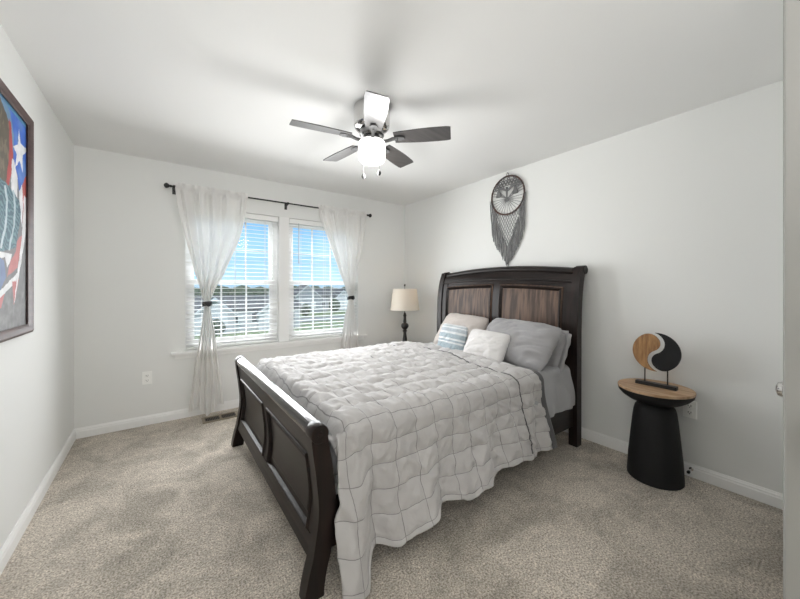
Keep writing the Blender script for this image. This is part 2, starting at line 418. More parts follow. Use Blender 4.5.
def curtain(label, L_tab, R_tab, tie, seed, zb):
    """L_tab/R_tab: (z, x) of the two edges, lowest z first"""
    yr = D - 0.085; ztop = 2.238
    r = thing('curtain', label, 'curtain', ((L_tab[-1][1] + R_tab[-1][1]) / 2, yr, 2.198), 'tied-back sheer white curtains')
    def Lc(o): o.location = -Vector(r.location); return o
    rnd = random.Random(seed); nf = 5
    ph = [rnd.uniform(0.6, 1.4) for _ in range(nf)]
    cum = [0]
    for p_ in ph: cum.append(cum[-1] + p_)
    tot = cum[-1]
    def foldphase(u):
        x = u * tot
        for i in range(nf):
            if x <= cum[i + 1]: return (i + (x - cum[i]) / ph[i])
        return nf
    def f(u, v):
        z = zb + (ztop - zb) * v
        z -= (1 - sm(0, .35, v)) * 0.05 * sin(u * 9 + seed)* (1 - v)
        l, rr = cint(L_tab, z), cint(R_tab, z)
        w = rr - l
        fp = foldphase(u)
        dense = max(0.0, min(1, 1 - w / 0.62))
        amp = 0.022 + 0.016 * dense
        if z > 2.19: amp = 0.008
        if abs(z - tie) < 0.3: amp *= 0.55 + 0.45 * abs(z - tie) / 0.3
        x = l + w * (u + 0.35 * (sin(2 * pi * fp) / (2 * pi * nf)) * (1 + 1.2 * dense))
        # big soft folds gather towards the middle below the heading
        y = yr + amp * sin(2 * pi * fp) + 0.010 * sin(3.1 * u * pi + seed + z * 1.3) * sm(2.2, 1.7, z)
        x += 0.003 * fbm(u * 8, z * 1.5, seed)
        y += 0.010 * fbm(u * 6, z * 0.9, seed + 5) + 0.005 * sin(u * 75 + 3 * sin(u * 20)) * sm(1.5, 2.2, z)
        if z > 2.178: y = yr - 0.0125 + 0.003 * sin(2 * pi * fp * 2) if z < 2.218 else yr - 0.004 + 0.006 * sin(2 * pi * fp * 2)
        y = min(y, D - 0.022 if z > 0.72 or True else y)
        if 0.60 < z < 0.68: y = min(y, D - 0.064)
        return (x, y, z)
    bm = bmesh.new(); grid(bm, 150, 120, f)
    Lc(obj('drape', bm, M['curtain'], r, smooth=True))
    # tieback
    xa, xb = cint(L_tab, tie), cint(R_tab, tie); xc = (xa + xb) / 2; rx = (xb - xa) / 2 + 0.008
    bm = bmesh.new()
    for dz, rad in ((0.010, 0.006), (-0.004, 0.0065), (-0.018, 0.006)):
        tube(bm, [(xc + rx * cos(a), yr + 0.042 * sin(a), tie + dz + 0.008 * cos(a + 1)) for a in [2 * pi * i / 32 for i in range(32)]], rad, n=8, closed=True)
    lathe(bm, [(0.004, -0.055), (0.020, -0.052), (0.024, -0.046), (0.018, -0.040)], xc + 0.008, yr, tie - 0.004, n=16, axis='y')
    Lc(obj('tieback', bm, M['iron'], r, smooth='auto'))
curtain('sheer white curtain nearer the painting, tied with a black band, hem above the floor vent',
        [(0.05, 0.795), (0.5, 0.845), (0.85, 0.895), (1.03, 0.918), (1.10, 0.920), (1.17, 0.905), (1.4, 0.845), (1.8, 0.755), (2.2, 0.690)],
        [(0.05, 1.100), (0.5, 1.055), (0.85, 1.015), (1.03, 0.985), (1.10, 0.982), (1.17, 0.998), (1.4, 1.105), (1.8, 1.255), (2.2, 1.318)], 1.10, 3, 0.055)
curtain('sheer white curtain tied with a black band on the lamp side of the windows',
        [(0.05, 2.35), (0.5, 2.38), (0.88, 2.44), (1.06, 2.483), (1.13, 2.487), (1.20, 2.465), (1.45, 2.36), (1.8, 2.22), (2.2, 2.09)],
        [(0.05, 2.65), (0.5, 2.625), (0.88, 2.58), (1.06, 2.556), (1.13, 2.552), (1.20, 2.562), (1.45, 2.615), (1.8, 2.70), (2.2, 2.745)], 1.13, 8, 0.06)

# ------------------------------------------------------------------ outlets, vent, door stop
def outlet(loc, facing, label):
    r = thing('wall_outlet', label, 'outlet', loc)
    r.rotation_euler = (0, 0, facing)      # local -y looks into the room
    obj('cover_plate', B(-0.036, 0.036, -0.006, 0, -0.058, 0.058, bev=0.002), M['plate'], r)
    for dz in (-0.022, 0.022):
        so_ = obj('socket', B(-0.017, 0.017, -0.0085, -0.005, dz - 0.014, dz + 0.014, bev=0.002), M['plate'], r)
        bm = bmesh.new(); box(bm, -0.0085, -0.0055, -0.0092, -0.008, dz - 0.003, dz + 0.007); box(bm, 0.0055, 0.0085, -0.0092, -0.008, dz - 0.003, dz + 0.007)
        box(bm, -0.0025, 0.0025, -0.0092, -0.008, dz - 0.011, dz - 0.006)
        obj('slot', bm, M['slot'], so_)
outlet((0.482, D - 0.0005, 0.430), 0, 'white double outlet on the window wall left of the curtain')
outlet((W - 0.0005, 0.635, 0.447), radians(-90), 'white double outlet half hidden behind the round black side table')
M['ventm'] = mat('tan_register', (0.24, 0.20, 0.145), 0.45)
r = thing('floor_vent', 'tan metal floor vent with dark slots set in the carpet below the curtain', 'vent', (1.05, 3.59, 0))
bm = bmesh.new()
for a in (( -0.155, 0.155, -0.075, -0.052), (-0.155, 0.155, 0.052, 0.075), (-0.155, -0.130, -0.052, 0.052), (0.130, 0.155, -0.052, 0.052), (-0.008, 0.008, -0.052, 0.052)):
    box(bm, a[0], a[1], a[2], a[3], 0.0, 0.010, bev=0.0015)
obj('frame', bm, M['ventm'], r)
obj('well', B(-0.130, 0.130, -0.052, 0.052, 0.0005, 0.002), M['slot'], r)
bm = bmesh.new()
for x0, x1 in ((-0.130, -0.008), (0.008, 0.130)):
    for k in range(9):
        xx = x0 + (x1 - x0) * (k + 0.5) / 9
        box(bm, xx - 0.0016, xx + 0.0016, -0.052, 0.052, 0.002, 0.007)
obj('louver', bm, mat('register_louver', (0.10, 0.085, 0.065), 0.5), r)
r = thing('door_stop', 'small metal door stop on the baseboard beside the round black side table', 'door stop', (W - 0.012, 0.625, 0.055))
bm = bmesh.new(); lathe(bm, [(0.012, 0), (0.012, -0.006), (0.006, -0.008), (0.0055, -0.06)], axis='x', n=14); obj('stem', bm, M['chrome'], r, smooth='auto')
bm = bmesh.new(); lathe(bm, [(0.009, -0.058), (0.0095, -0.072), (0.006, -0.078)], axis='x', n=14); obj('tip', bm, M['iron'], r, smooth='auto')

# ================================================================== BED
YC = 2.10; BN, BF = 1.27, 2.93
bed = thing('sleigh_bed', 'dark espresso wooden sleigh bed with panelled headboard and curved footboard', 'bed', (2.2, YC, 0))
def BL(o): o.location = -Vector(bed.location); return o
foot_c = [(0.0, 1.078), (0.08, 1.090), (0.17, 1.113), (0.34, 1.136), (0.50, 1.124), (0.60, 1.108), (0.70, 1.098)]
def curved_slab(tab, y0, y1, z0, z1, th, bev=0.004, shift=0, zt=None, n=22):
    """slab whose side profile follows the curve; zt(y) may arch the top"""
    bm = bmesh.new(); ny = 24 if zt else 1
    cols = []
    for j in range(ny + 1):
        y = y0 + (y1 - y0) * j / ny; top = zt(y) if zt else z1
        front = []; back = []
        for i in range(n + 1):
            z = z0 + (top - z0) * i / n; x = cint(tab, z) + shift
            front.append(bm.verts.new((x - th / 2, y, z))); back.append(bm.verts.new((x + th / 2, y, z)))
        cols.append(front + back[::-1])
    m = len(cols[0])
    for a, b in zip(cols, cols[1:]):
        for i in range(m): bm.faces.new((a[i], a[(i + 1) % m], b[(i + 1) % m], b[i]))
    bm.faces.new(cols[0][::-1]); bm.faces.new(cols[-1])
    if bev:
        es = [e_ for e_ in bm.edges if len(e_.link_faces) == 2 and e_.calc_face_angle(0) > radians(60)]
        bmesh.ops.bevel(bm, geom=es, offset=bev, segments=2, affect='EDGES')
    return bm
def raised_panel(tab, y0, y1, z0, z1, face, sgn, depth=0.018, rim=0.045, base=0.012, arch=None, margin=0.028):
    """a framed recess with a bevelled raised field, looking along sgn*x"""
    bm = bmesh.new(); nu = 70; nv = 60
    def f(u, v):
        y = y0 + (y1 - y0) * u; zt = z1 + (arch(y) if arch else 0); z = z0 + (zt - z0) * v
        d = min(y - y0, y1 - y, z - z0, zt - z)
        if d < 0.010: h = 0.012 * sin(pi * d / 0.020)                    # bolection bead rises
        elif d < 0.022: h = 0.012 - (0.012 + depth) * sm(0.010, 0.022, d)  # drops into the groove
        elif d < margin: h = -depth
        else: h = -depth + (depth - 0.004) * sm(margin, margin + rim * 0.6, d)
        return (cint(tab, z) + sgn * (face + h), y, z)
    # denser sampling at the edges
    def rem(t, L):
        e_ = min(0.45, (margin + rim * 0.7) / L)
        if t < 0.4: return t / 0.4 * e_
        if t > 0.6: return 1 - (1 - t) / 0.4 * e_
        return e_ + (t - 0.4) / 0.2 * (1 - 2 * e_)
    grid(bm, nu, nv, lambda u, v: f(rem(u, y1 - y0), rem(v, z1 - z0)))
    return bm
# footboard
fb = BL(obj('footboard', curved_slab(foot_c, BN + 0.055, BF - 0.055, 0.135, 0.60, 0.030), M['espresso'], bed, smooth='auto'))
def F(o): return o
for yy0, yy1 in ((BN, BN + 0.062), (BF - 0.062, BF)):
    prof_t = foot_c
    bm = bmesh.new()
    N_ = 26; A_ = []; B_ = []
    for i in range(N_ + 1):
        z = 0.665 * i / N_; th = 0.076 if z > 0.1 else 0.076 + 0.006 * (1 - z / 0.1)
        if z > 0.5: th = 0.076 - 0.006 * (z - 0.5) / 0.165
        A_.append((cint(foot_c, z) - th / 2, z)); B_.append((cint(foot_c, z) + th / 2, z))
    prism(bm, A_ + B_[::-1], 'y', yy0, yy1)
    es = [e_ for e_ in bm.edges if len(e_.link_faces) == 2 and e_.calc_face_angle(0) > radians(60)]
    bmesh.ops.bevel(bm, geom=es, offset=0.004, segments=2, affect='EDGES')
    lathe(bm, [(0.036, yy0 - 0.004), (0.0385, yy0), (0.0385, yy1), (0.036, yy1 + 0.004)], 1.102, 0, 0.664, n=36, axis='y')
    yo_ = yy0 - 0.004 if yy0 < 2 else yy1 + 0.004; s_ = -1 if yy0 < 2 else 1
    lathe(bm, [(0.011, yo_), (0.011, yo_ + s_ * 0.003), (0.007, yo_ + s_ * 0.005)], 1.102, 0, 0.664, n=16, axis='y')
    obj('post', bm, M['espresso_v'], fb, smooth='auto')
bm = bmesh.new(); lathe(bm, [(0.035, BN + 0.05), (0.035, BF - 0.05)], 1.102, 0, 0.664, n=40, axis='y')
obj('roll_top', bm, M['rolltop'], fb, smooth='auto')
obj('upper_rail', curved_slab(foot_c, BN + 0.058, BF - 0.058, 0.545, 0.645, 0.052), M['espresso'], fb, smooth='auto')
obj('lower_rail', curved_slab(foot_c, BN + 0.058, BF - 0.058, 0.135, 0.215, 0.056), M['espresso'], fb, smooth='auto')
for ya, yb in ((BN + 0.058, BN + 0.115), (2.055, 2.145), (BF - 0.115, BF - 0.058)):
    obj('stile', curved_slab(foot_c, ya, yb, 0.205, 0.555, 0.050), M['espresso_v'], fb, smooth='auto')
for ya, yb in ((BN + 0.112, 2.058), (2.142, BF - 0.112)):
    obj('panel', raised_panel(foot_c, ya, yb, 0.212, 0.548, 0.024, -1), M['espresso'], fb, smooth=True)
BH = 2.895
# headboard
head_c = [(0.0, 3.262), (0.5, 3.262), (0.9, 3.266), (1.1, 3.274), (1.25, 3.292), (1.35, 3.318), (1.44, 3.352)]
def arch(y): return 0.052 * (1 - ((y - 2.08) / 0.80) ** 2)
hb = BL(obj('headboard', curved_slab(head_c, BN + 0.06, BH - 0.06, 0.45, 1.33, 0.030, zt=lambda y: 1.335 + arch(y)), M['espresso'], bed, smooth='auto'))
for yy0, yy1 in ((BN, BN + 0.066), (BH - 0.066, BH)):
    bm = bmesh.new(); A_ = []; B_ = []
    for i in range(30):
        z = 1.425 * i / 29; th = 0.072
        A_.append((cint(head_c, z) - th / 2, z)); B_.append((cint(head_c, z) + th / 2, z))
    prism(bm, A_ + B_[::-1], 'y', yy0, yy1)
    es = [e_ for e_ in bm.edges if len(e_.link_faces) == 2 and e_.calc_face_angle(0) > radians(60)]
    bmesh.ops.bevel(bm, geom=es, offset=0.004, segments=2, affect='EDGES')
    lathe(bm, [(0.034, yy0 - 0.004), (0.036, yy0), (0.036, yy1), (0.034, yy1 + 0.004)], 3.366, 0, 1.402, n=32, axis='y')
    obj('post', bm, M['espresso_v'], hb, smooth='auto')
# arched crest rail with a rolled top and a cove below
def crest(z_off, rad_x, rad_z, xo, mat_, name):
    bm = bmesh.new(); ny = 40; rings = []
    for j in range(ny + 1):
        y = BN + 0.06 + (BH - BN - 0.12) * j / ny; zc = 1.352 + arch(y) + z_off
        rings.append([bm.verts.new((xo + rad_x * cos(2 * pi * k / 20), y, zc + rad_z * sin(2 * pi * k / 20) + 0.0)) for k in range(20)])
    for a, b in zip(rings, rings[1:]):
        for k in range(20): bm.faces.new((a[k], a[(k + 1) % 20], b[(k + 1) % 20], b[k]))
    bm.faces.new(rings[0][::-1]); bm.faces.new(rings[-1])
    return obj(name, bm, mat_, hb, smooth=True)
crest(0.030, 0.042, 0.032, 3.352, M['espresso'], 'crest_roll')
obj('crest_rail', curved_slab(head_c, BN + 0.062, BH - 0.062, 1.295, 1.40, 0.052, zt=lambda y: 1.36 + arch(y)), M['espresso'], hb, smooth='auto')
bm = bmesh.new(); ny = 40; rings = []
for j in range(ny + 1):
    y = BN + 0.062 + (BH - BN - 0.124) * j / ny; z = 1.298 + arch(y) * 0.75; x = cint(head_c, z) - 0.030
    rings.append([bm.verts.new((x + 0.009 * cos(2 * pi * k / 10), y, z + 0.009 * sin(2 * pi * k / 10))) for k in range(10)])
for a, b in zip(rings, rings[1:]):
    for k in range(10): bm.faces.new((a[k], a[(k + 1) % 10], b[(k + 1) % 10], b[k]))
obj('moulding', bm, M['espresso'], hb, smooth=True)
for ya, yb in ((BN + 0.062, BN + 0.135), (2.030, 2.110), (BH - 0.135, BH - 0.062)):
    obj('stile', curved_slab(head_c, ya, yb, 0.45, 1.30, 0.048), M['espresso_v'], hb, smooth='auto')
ar = lambda y: 0.75 * arch(y) - 0.010
for ya, yb in ((BN + 0.130, 2.033), (2.107, BH - 0.130)):
    obj('panel', raised_panel(head_c, ya, yb, 0.60, 1.262, 0.022, -1, arch=ar, margin=0.024, rim=0.02), M['grain'], hb, smooth=True)
    bm = bmesh.new()      # dark inner moulding around the grained field
    def pt(y, z, e_): return (cint(head_c, z) - e_, y, z)
    def loop_pts(i_):
        P = []; a, b = ya + i_, yb - i_
        for k in range(13): y = a + (b - a) * k / 12; P.append((y, 1.262 + ar(y) - i_))
        for k in range(1, 13): P.append((b, 1.262 + ar(b) - i_ + (0.62 - 1.262 - ar(b) + i_) * k / 12))
        for k in range(1, 13): P.append((b + (a - b) * k / 12, 0.62))
        for k in range(1, 12): P.append((a, 0.62 + (1.262 + ar(a) - i_ - 0.62) * k / 12))
        return P
    lo, li = loop_pts(0.004), loop_pts(0.046)
    prof = [(0, 0.016), (0.15, 0.036), (0.35, 0.040), (0.6, 0.030), (0.85, 0.016), (1.0, 0.010)]
    rows = []
    for (ya_, za_), (yb_, zb_) in zip(lo, li):
        rows.append([bm.verts.new(pt(ya_ + (yb_ - ya_) * t_, za_ + (zb_ - za_) * t_, h_)) for t_, h_ in prof])
    for i in range(len(rows)):
        a, b = rows[i], rows[(i + 1) % len(rows)]
        for k in range(len(prof) - 1): bm.faces.new((a[k], a[k + 1], b[k + 1], b[k]))
    obj('moulding', bm, M['espresso'], hb, smooth='auto')
obj('lower_rail', curved_slab(head_c, BN + 0.06, BH - 0.06, 0.42, 0.62, 0.05), M['espresso'], hb, smooth='auto')
for y0 in (1.302, 2.873):
    BL(obj('side_rail', B(1.155, 3.235, y0, y0 + 0.026, 0.155, 0.355, bev=0.003), M['espresso'], bed))
bm = bmesh.new()
for k in range(9): box(bm, 1.40 + k * 0.21, 1.48 + k * 0.21, 1.316, 2.885, 0.215, 0.235)
BL(obj('slat', bm, M['espresso'], bed))

# mattress, box spring
def fabric(name, c, bumps=0.25, sc=350, rough=0.9, sheen=0.25, wr=None):
    m = mat(name, c, rough, spec=0.2, sheen=sheen, bump=(sc, bumps, 0.0015)); return m
M['sheet'] = fabric('grey_sheet', (0.36, 0.36, 0.37))
M['boxs'] = fabric('box_spring_fabric', (0.50, 0.50, 0.50))
tag(obj('box_spring', B(1.19, 3.215, 1.332, 2.868, 0.238, 0.40, bev=0.02), M['boxs'], smooth='auto'), 'grey box spring base under the mattress inside the side rails', 'box spring')
def rounded_block(x0, x1, y0, y1, z0, z1, rxy, rz, amp=0.0, seed=0, n=90, m=60):
    """soft cushion-like block from a superellipsoid-ish mapping"""
    bm = bmesh.new(); bmesh.ops.create_cube(bm, size=1)
    bmesh.ops.subdivide_edges(bm, edges=bm.edges[:], cuts=44, use_grid_fill=True)
    cx_, cy_, cz_ = (x0 + x1) / 2, (y0 + y1) / 2, (z0 + z1) / 2; hx, hy, hz = (x1 - x0) / 2, (y1 - y0) / 2, (z1 - z0) / 2
    for v in bm.verts:
        p = Vector((v.co.x * 2 * hx, v.co.y * 2 * hy, v.co.z * 2 * hz))
        q = Vector((max(-(hx - rxy), min(hx - rxy, p.x)), max(-(hy - rxy), min(hy - rxy, p.y)), max(-(hz - rz), min(hz - rz, p.z))))
        d = p - q
        if d.length > 1e-6:
            dd = Vector((d.x / rxy, d.y / rxy, d.z / rz)); l = dd.length; mxx = max(abs(dd.x), abs(dd.y), abs(dd.z))
            dd = dd / l * mxx
            d = Vector((dd.x * rxy, dd.y * rxy, dd.z * rz))
        p = q + d
        nrm = d.normalized() if d.length > 1e-6 else Vector((0, 0, 1))
        p += nrm * amp * fbm(p.x * 5, p.y * 5, p.z * 9 + seed)
        v.co = p + Vector((cx_, cy_, cz_))
    return bm
mt = obj('mattress', rounded_block(1.19, 3.205, 1.325, 2.88, 0.405, 0.628, 0.06, 0.05), M['sheet'], smooth=True)
tag(mt, 'thick mattress in a grey fitted sheet lying on the sleigh bed', 'mattress')
# loose grey top sheet draped at the near side by the pillows
def sheet_f(u, v):
    x = 2.52 + 0.68 * u; s = v * 1.05
    zt = 0.641; yn = 1.318
    if s < 0.55: y = yn + 0.04 + (0.55 - s); z = zt
    elif s < 0.62:
        a = (s - 0.55) / 0.07 * pi / 2; y = yn + 0.04 - 0.045 * sin(a); z = zt - 0.045 * (1 - cos(a))
    else: y = yn - 0.005 - 0.045 * sm(0.62, 1.05, s); z = zt - 0.045 - (s - 0.62) * 0.60
    k = sm(0.45, 1.0, s)
    y -= 0.009 * k * (sin(x * 24 + 9 * s) + 0.6 * sin(x * 47 - 6 * s)) + 0.006 * k
    z += 0.006 * fbm(x * 12, s * 6, 3) * (1 - k)
    z = max(z, 0.335)
    return (x, y, z)
bm = bmesh.new(); grid(bm, 110, 110, sheet_f)
o = obj('bed_sheet', bm, M['sheet'], smooth=True); tag(o, 'loose grey top sheet hanging over the mattress edge below the grey pillows', 'bed sheet')

# ------------------------------------------------------------------ quilted comforter
def duvet_mat():
    m = bpy.data.materials.new('quilted_grey_cotton'); m.use_nodes = True; t = m.node_tree; p = t.nodes['Principled BSDF']
    p.inputs['Roughness'].default_value = 0.72; p.inputs['Specular IOR Level'].default_value = 0.3; p.inputs['Sheen Weight'].default_value = 0.3
    uv = t.nodes.new('ShaderNodeUVMap'); s_ = t.nodes.new('ShaderNodeSeparateXYZ'); t.links.new(uv.outputs[0], s_.inputs[0])
    def line(sock, thr):
        fr = t.nodes.new('ShaderNodeMath'); fr.operation = 'FRACT'; t.links.new(sock, fr.inputs[0])
        a = t.nodes.new('ShaderNodeMath'); a.operation = 'SUBTRACT'; t.links.new(fr.outputs[0], a.inputs[0]); a.inputs[1].default_value = 0.5
        b = t.nodes.new('ShaderNodeMath'); b.operation = 'ABSOLUTE'; t.links.new(a.outputs[0], b.inputs[0])
        c_ = t.nodes.new('ShaderNodeMath'); c_.operation = 'GREATER_THAN'; t.links.new(b.outputs[0], c_.inputs[0]); c_.inputs[1].default_value = 0.5 - thr
        return c_.outputs[0]
    l1, l2 = line(s_.outputs['X'], 0.013), line(s_.outputs['Y'], 0.013)
    mx_ = t.nodes.new('ShaderNodeMath'); mx_.operation = 'MAXIMUM'; t.links.new(l1, mx_.inputs[0]); t.links.new(l2, mx_.inputs[1])
    c = t.nodes.new('ShaderNodeMix'); c.data_type = 'RGBA'; c.inputs['A'].default_value = (0.455, 0.44, 0.433, 1); c.inputs['B'].default_value = (0.22, 0.21, 0.21, 1)
    t.links.new(mx_.outputs[0], c.inputs['Factor']); t.links.new(c.outputs['Result'], p.inputs['Base Color'])
    g = t.nodes.new('ShaderNodeTexCoord'); n = t.nodes.new('ShaderNodeTexNoise'); n.inputs['Scale'].default_value = 22; n.inputs['Detail'].default_value = 4; n.inputs['Distortion'].default_value = 1.2
    t.links.new(g.outputs['Object'], n.inputs['Vector'])
    b = t.nodes.new('ShaderNodeBump'); b.inputs['Strength'].default_value = 0.35; b.inputs['Distance'].default_value = 0.008
    t.links.new(n.outputs[0], b.inputs['Height']); t.links.new(b.outputs[0], p.inputs['Normal'])
    return m
M['duvet'] = duvet_mat()
M['lining'] = fabric('charcoal_lining', (0.085, 0.083, 0.085))
hem_z = [(1.17, 0.035), (1.27, 0.012), (1.34, 0.115), (1.46, 0.09), (1.60, 0.135), (1.73, 0.17), (1.94, 0.135), (1.99, 0.155), (2.15, 0.175), (2.35, 0.195), (2.66, 0.165), (2.9, 0.16)]
P_ = 0.128
ZT = 0.662
NEAR_L = 0.62; TOP_L = 1.56; FAR_L = 0.50
def quilt_warp(x, s): return 0.020 * fbm(x * 3.0, s * 4.0, 11), 0.020 * fbm(x * 4.0, s * 3.0, 17)
def duvet_f(u, v, off=0.0, disp=True, x_shift=0.0):
    L_ = NEAR_L + TOP_L + FAR_L; s = v * L_
    # head edge slants a little across the bed
    t_across = (s - NEAR_L) / TOP_L
    xh = 2.745 + 0.11 * sm(-0.35, -0.05, -abs(t_across - 0.55) ) + 0.02 * sin(s * 5)
    if t_across < 0: xh = 2.745 + 0.02 * t_across
    x0 = 1.182 - 0.030 * (1 - sm(NEAR_L - 0.40, NEAR_L - 0.18, s))
    x = x0 + (xh + x_shift - x0) * u
    hz = smooth_interp(hem_z, x)
    R_ = 0.075
    yn, yf = 1.292, 2.905
    d = s - NEAR_L     # distance from the near corner arc start
    if s < NEAR_L - 0.02:
        k = 1 - s / (NEAR_L - 0.02)           # 0 at top of the drop, 1 at hem
        z = (ZT - R_) - (ZT - R_ - hz) * k
        flare = 0.018 * k + 0.070 * k ** 1.7
        fold = 0.026 * sin(x * 15.5 + 0.9 + 1.1 * k) + 0.012 * sin(x * 29 + 2.1 + 2.5 * k) + 0.010 * fbm(x * 6, k * 2.2, 4)
        corner = 0.030 * math.exp(-((x - 1.24) / 0.07) ** 2) - 0.030 * math.exp(-((x - 1.37) / 0.05) ** 2)
        y = yn - flare - (fold + corner) * sm(0.0, 0.8, k) - 0.004
        ny, nz = -1, 0.12
    elif s < NEAR_L + 0.10:
        a = (s - NEAR_L + 0.02) / 0.12 * pi / 2
        y = yn + R_ * (1 - cos(a)) - 0.004 * (1 - a / (pi / 2)); z = ZT - R_ + R_ * sin(a); ny, nz = -cos(a), sin(a)
    elif s < NEAR_L + TOP_L - 0.10:
        t = (s - NEAR_L - 0.10) / (TOP_L - 0.20)
        y = yn + R_ + (yf - yn - 2 * R_) * t; z = ZT + 0.014 * max(0, sin(pi * t)) ** 0.7; ny, nz = 0, 1
    elif s < NEAR_L + TOP_L:
        a = (s - NEAR_L - TOP_L + 0.10) / 0.10 * pi / 2
        y = yf - R_ + R_ * sin(a); z = ZT - R_ + R_ * cos(a); ny, nz = sin(a), cos(a)
    else:
        k = (s - NEAR_L - TOP_L) / FAR_L
        y = yf + 0.012 * k + 0.018 * k * sin(x * 16); z = ZT - R_ - k * 0.42; ny, nz = 1, 0.1
    h = off
    # foot end rolls down behind the footboard
    top_w = 1 if 0 <= t_across <= 1 else 0
    foot = 1 - sm(1.182, 1.27, x)
    if t_across > 0.02: z -= 0.10 * foot ** 2 * (1 if t_across < 1 else 0)
    if disp:
        wx_, ws_ = quilt_warp(x, s); px = abs(sin(pi * (x + wx_ - 1.10) / P_)); ps = abs(sin(pi * (s + ws_ - 0.03) / P_))
        h += 0.0135 * (px ** 0.45) * (ps ** 0.45)
        if nz > 0.5: h += 0.007 * fbm(x * 7, y * 5, 1) + 0.013 * abs(fbm(x * 15 + 2 * fbm(y * 2, x, 9), y * 3.0, 7)) + 0.008 * noise.noise(Vector((x * 28, y * 7, 2))) 
        h += 0.007 * fbm(x * 14 + s * 3, s * 10, 2)
        # slanting drag wrinkles on the hanging side
        if s < NEAR_L: h += 0.010 * noise.noise(Vector((x * 13 + s * 9, s * 2.5, 0.3))) + 0.022 * (0.22 - abs(noise.noise(Vector((x * 9 + s * 7 + fbm(x * 3, s * 3, 5), s * 2.2 - x * 2, 3.3))))) + 0.010 * (0.2 - abs(noise.noise(Vector((x * 20 - s * 9, s * 6, 5.3)))))
        # puffed fold line a hand's width from the head edge
        dx = (xh - x); h += 0.010 * math.exp(-((dx - 0.13) / 0.07) ** 2) - 0.016 * math.exp(-((dx - 0.245) / 0.012) ** 2)
        h -= 0.012 * (1 - sm(0, 0.035, dx))
    l = hypot(ny, nz); y += ny / l * h; z += nz / l * h
    if z < 0.008: z = 0.008
    return (x, y, z)
def duvet_uv(u, v):
    L_ = NEAR_L + TOP_L + FAR_L; s = v * L_; x = duvet_f(u, v, disp=False)[0]
    wx_, ws_ = quilt_warp(x, s)
    return ((x + wx_ - 1.10) / P_, (s + ws_ - 0.03) / P_)
bm = bmesh.new(); grid(bm, 210, 370, duvet_f, duvet_uv)
duv = obj('comforter', bm, M['duvet'], smooth=True); tag(duv, 'light grey box-quilted comforter spread over the sleigh bed and hanging to the carpet', 'comforter')
md = duv.modifiers.new('thickness', 'SOLIDIFY'); md.thickness = 0.012; md.offset = -1 
def lining_f(u, v):
    uu = 0.90 + 0.10 * u
    x, y, z = duvet_f(1.0, v, off=-0.004, disp=False)
    x2 = x - 0.006 + 0.056 * u
    return (x2, y, z - 0.002)
bm = bmesh.new(); grid(bm, 6, 200, lining_f)
o = obj('lining', bm, M['lining'], duv, smooth=True); o['label'] = 'charcoal lining showing along the head edge'
md = o.modifiers.new('thickness', 'SOLIDIFY'); md.thickness = 0.004
# dark piping line
def pipe_pt(v):
    L_ = NEAR_L + TOP_L + FAR_L
    x1 = duvet_f(1.0, v, disp=False)[0]; x0 = 1.182
    u = (x1 - 0.245 - x0) / (x1 - x0)
    p = duvet_f(u, v); q = duvet_f(u, v, off=0.011, disp=True); return q
bm = bmesh.new(); tube(bm, [pipe_pt(i / 260) for i in range(3, 258)], 0.0032, n=6)
o = obj('piping', bm, M['lining'], duv, smooth=True); o['label'] = 'dark seam line'

# ------------------------------------------------------------------ pillows
def pillow(name, label, centre, w, h, t, yaw, lean, m, group=None, roll=0.0, flange=0.0, seed=0, crease=0.006, corner=0.10, extra=None):
    """local: x across (width), z up (height), y thickness; lean tips the top backwards"""
    bm = bmesh.new(); n = 44
    def shape(a, b, side):
        ex = 1 - corner * (abs(b) ** 3) * 0 ; 
        # outline: sides pull inward between the corners
        rc = 1 - 0.10 * (a * a * b * b) ** 2
        px = a * (w / 2) * (1 - 0.035 * (1 - b * b)) * rc; pz = b * (h / 2) * (1 - 0.045 * (1 - a * a)) * rc
        prof = (max(0, 1 - abs(a) ** 2.6) ** 0.55) * (max(0, 1 - abs(b) ** 2.6) ** 0.55)
        py = side * t / 2 * prof
        py += side * crease * fbm(a * 3.2 + seed, b * 3.2, side) * min(1, prof * 3)
        q_ = a * 0.8 + b * 0.6; w_ = -a * 0.6 + b * 0.8
        py += side * crease * (0.5 - abs(noise.noise(Vector((q_ * 1.6 + seed, w_ * 6.5 + 1.2 * noise.noise(Vector((q_ * 2, w_ * 2, seed))), seed)))) * 2.2) * min(1, prof * 2)
        pz -= 0.018 * (1 - b) * 0.5 * abs(a) 
        return Vector((px, py, pz))
    for side in (-1, 1):
        grid(bm, n, n, lambda u, v: shape(2 * u - 1, 2 * v - 1, side))
    bmesh.ops.remove_doubles(bm, verts=bm.verts[:], dist=1e-5)
    if flange > 0:
        P = []
        for k in range(4 * 24):
            q = k / 24; i_ = int(q); f_ = q - i_
            a, b = [(-1 + 2 * f_, -1), (1, -1 + 2 * f_), (1 - 2 * f_, 1), (-1, 1 - 2 * f_)][i_]
            P.append((a, b))
        rows = []
        for a, b in P:
            p = shape(a, b, 1); c_ = Vector((a, 0, b)); 
            o_ = p + Vector((a * flange, 0.006 * sin(a * 9 + b * 13), b * flange))
            rows.append([bm.verts.new(p + Vector((0, 0.003, 0))), bm.verts.new(o_ + Vector((0, 0.003, 0))), bm.verts.new(o_ - Vector((0, 0.003, 0))), bm.verts.new(p - Vector((0, 0.003, 0)))])
        for i in range(len(rows)):
            a, b = rows[i], rows[(i + 1) % len(rows)]
            for k in range(4): bm.faces.new((a[k], a[(k + 1) % 4], b[(k + 1) % 4], b[k]))
    o = obj(name, bm, m, smooth=True); tag(o, label, 'pillow', group)
    from mathutils import Matrix
    Rm = Matrix.Rotation(yaw, 4, 'Z') @ Matrix.Rotation(lean, 4, 'X') @ Matrix.Rotation(roll, 4, 'Y')
    o.matrix_world = Matrix.Translation(centre) @ Rm
    return o
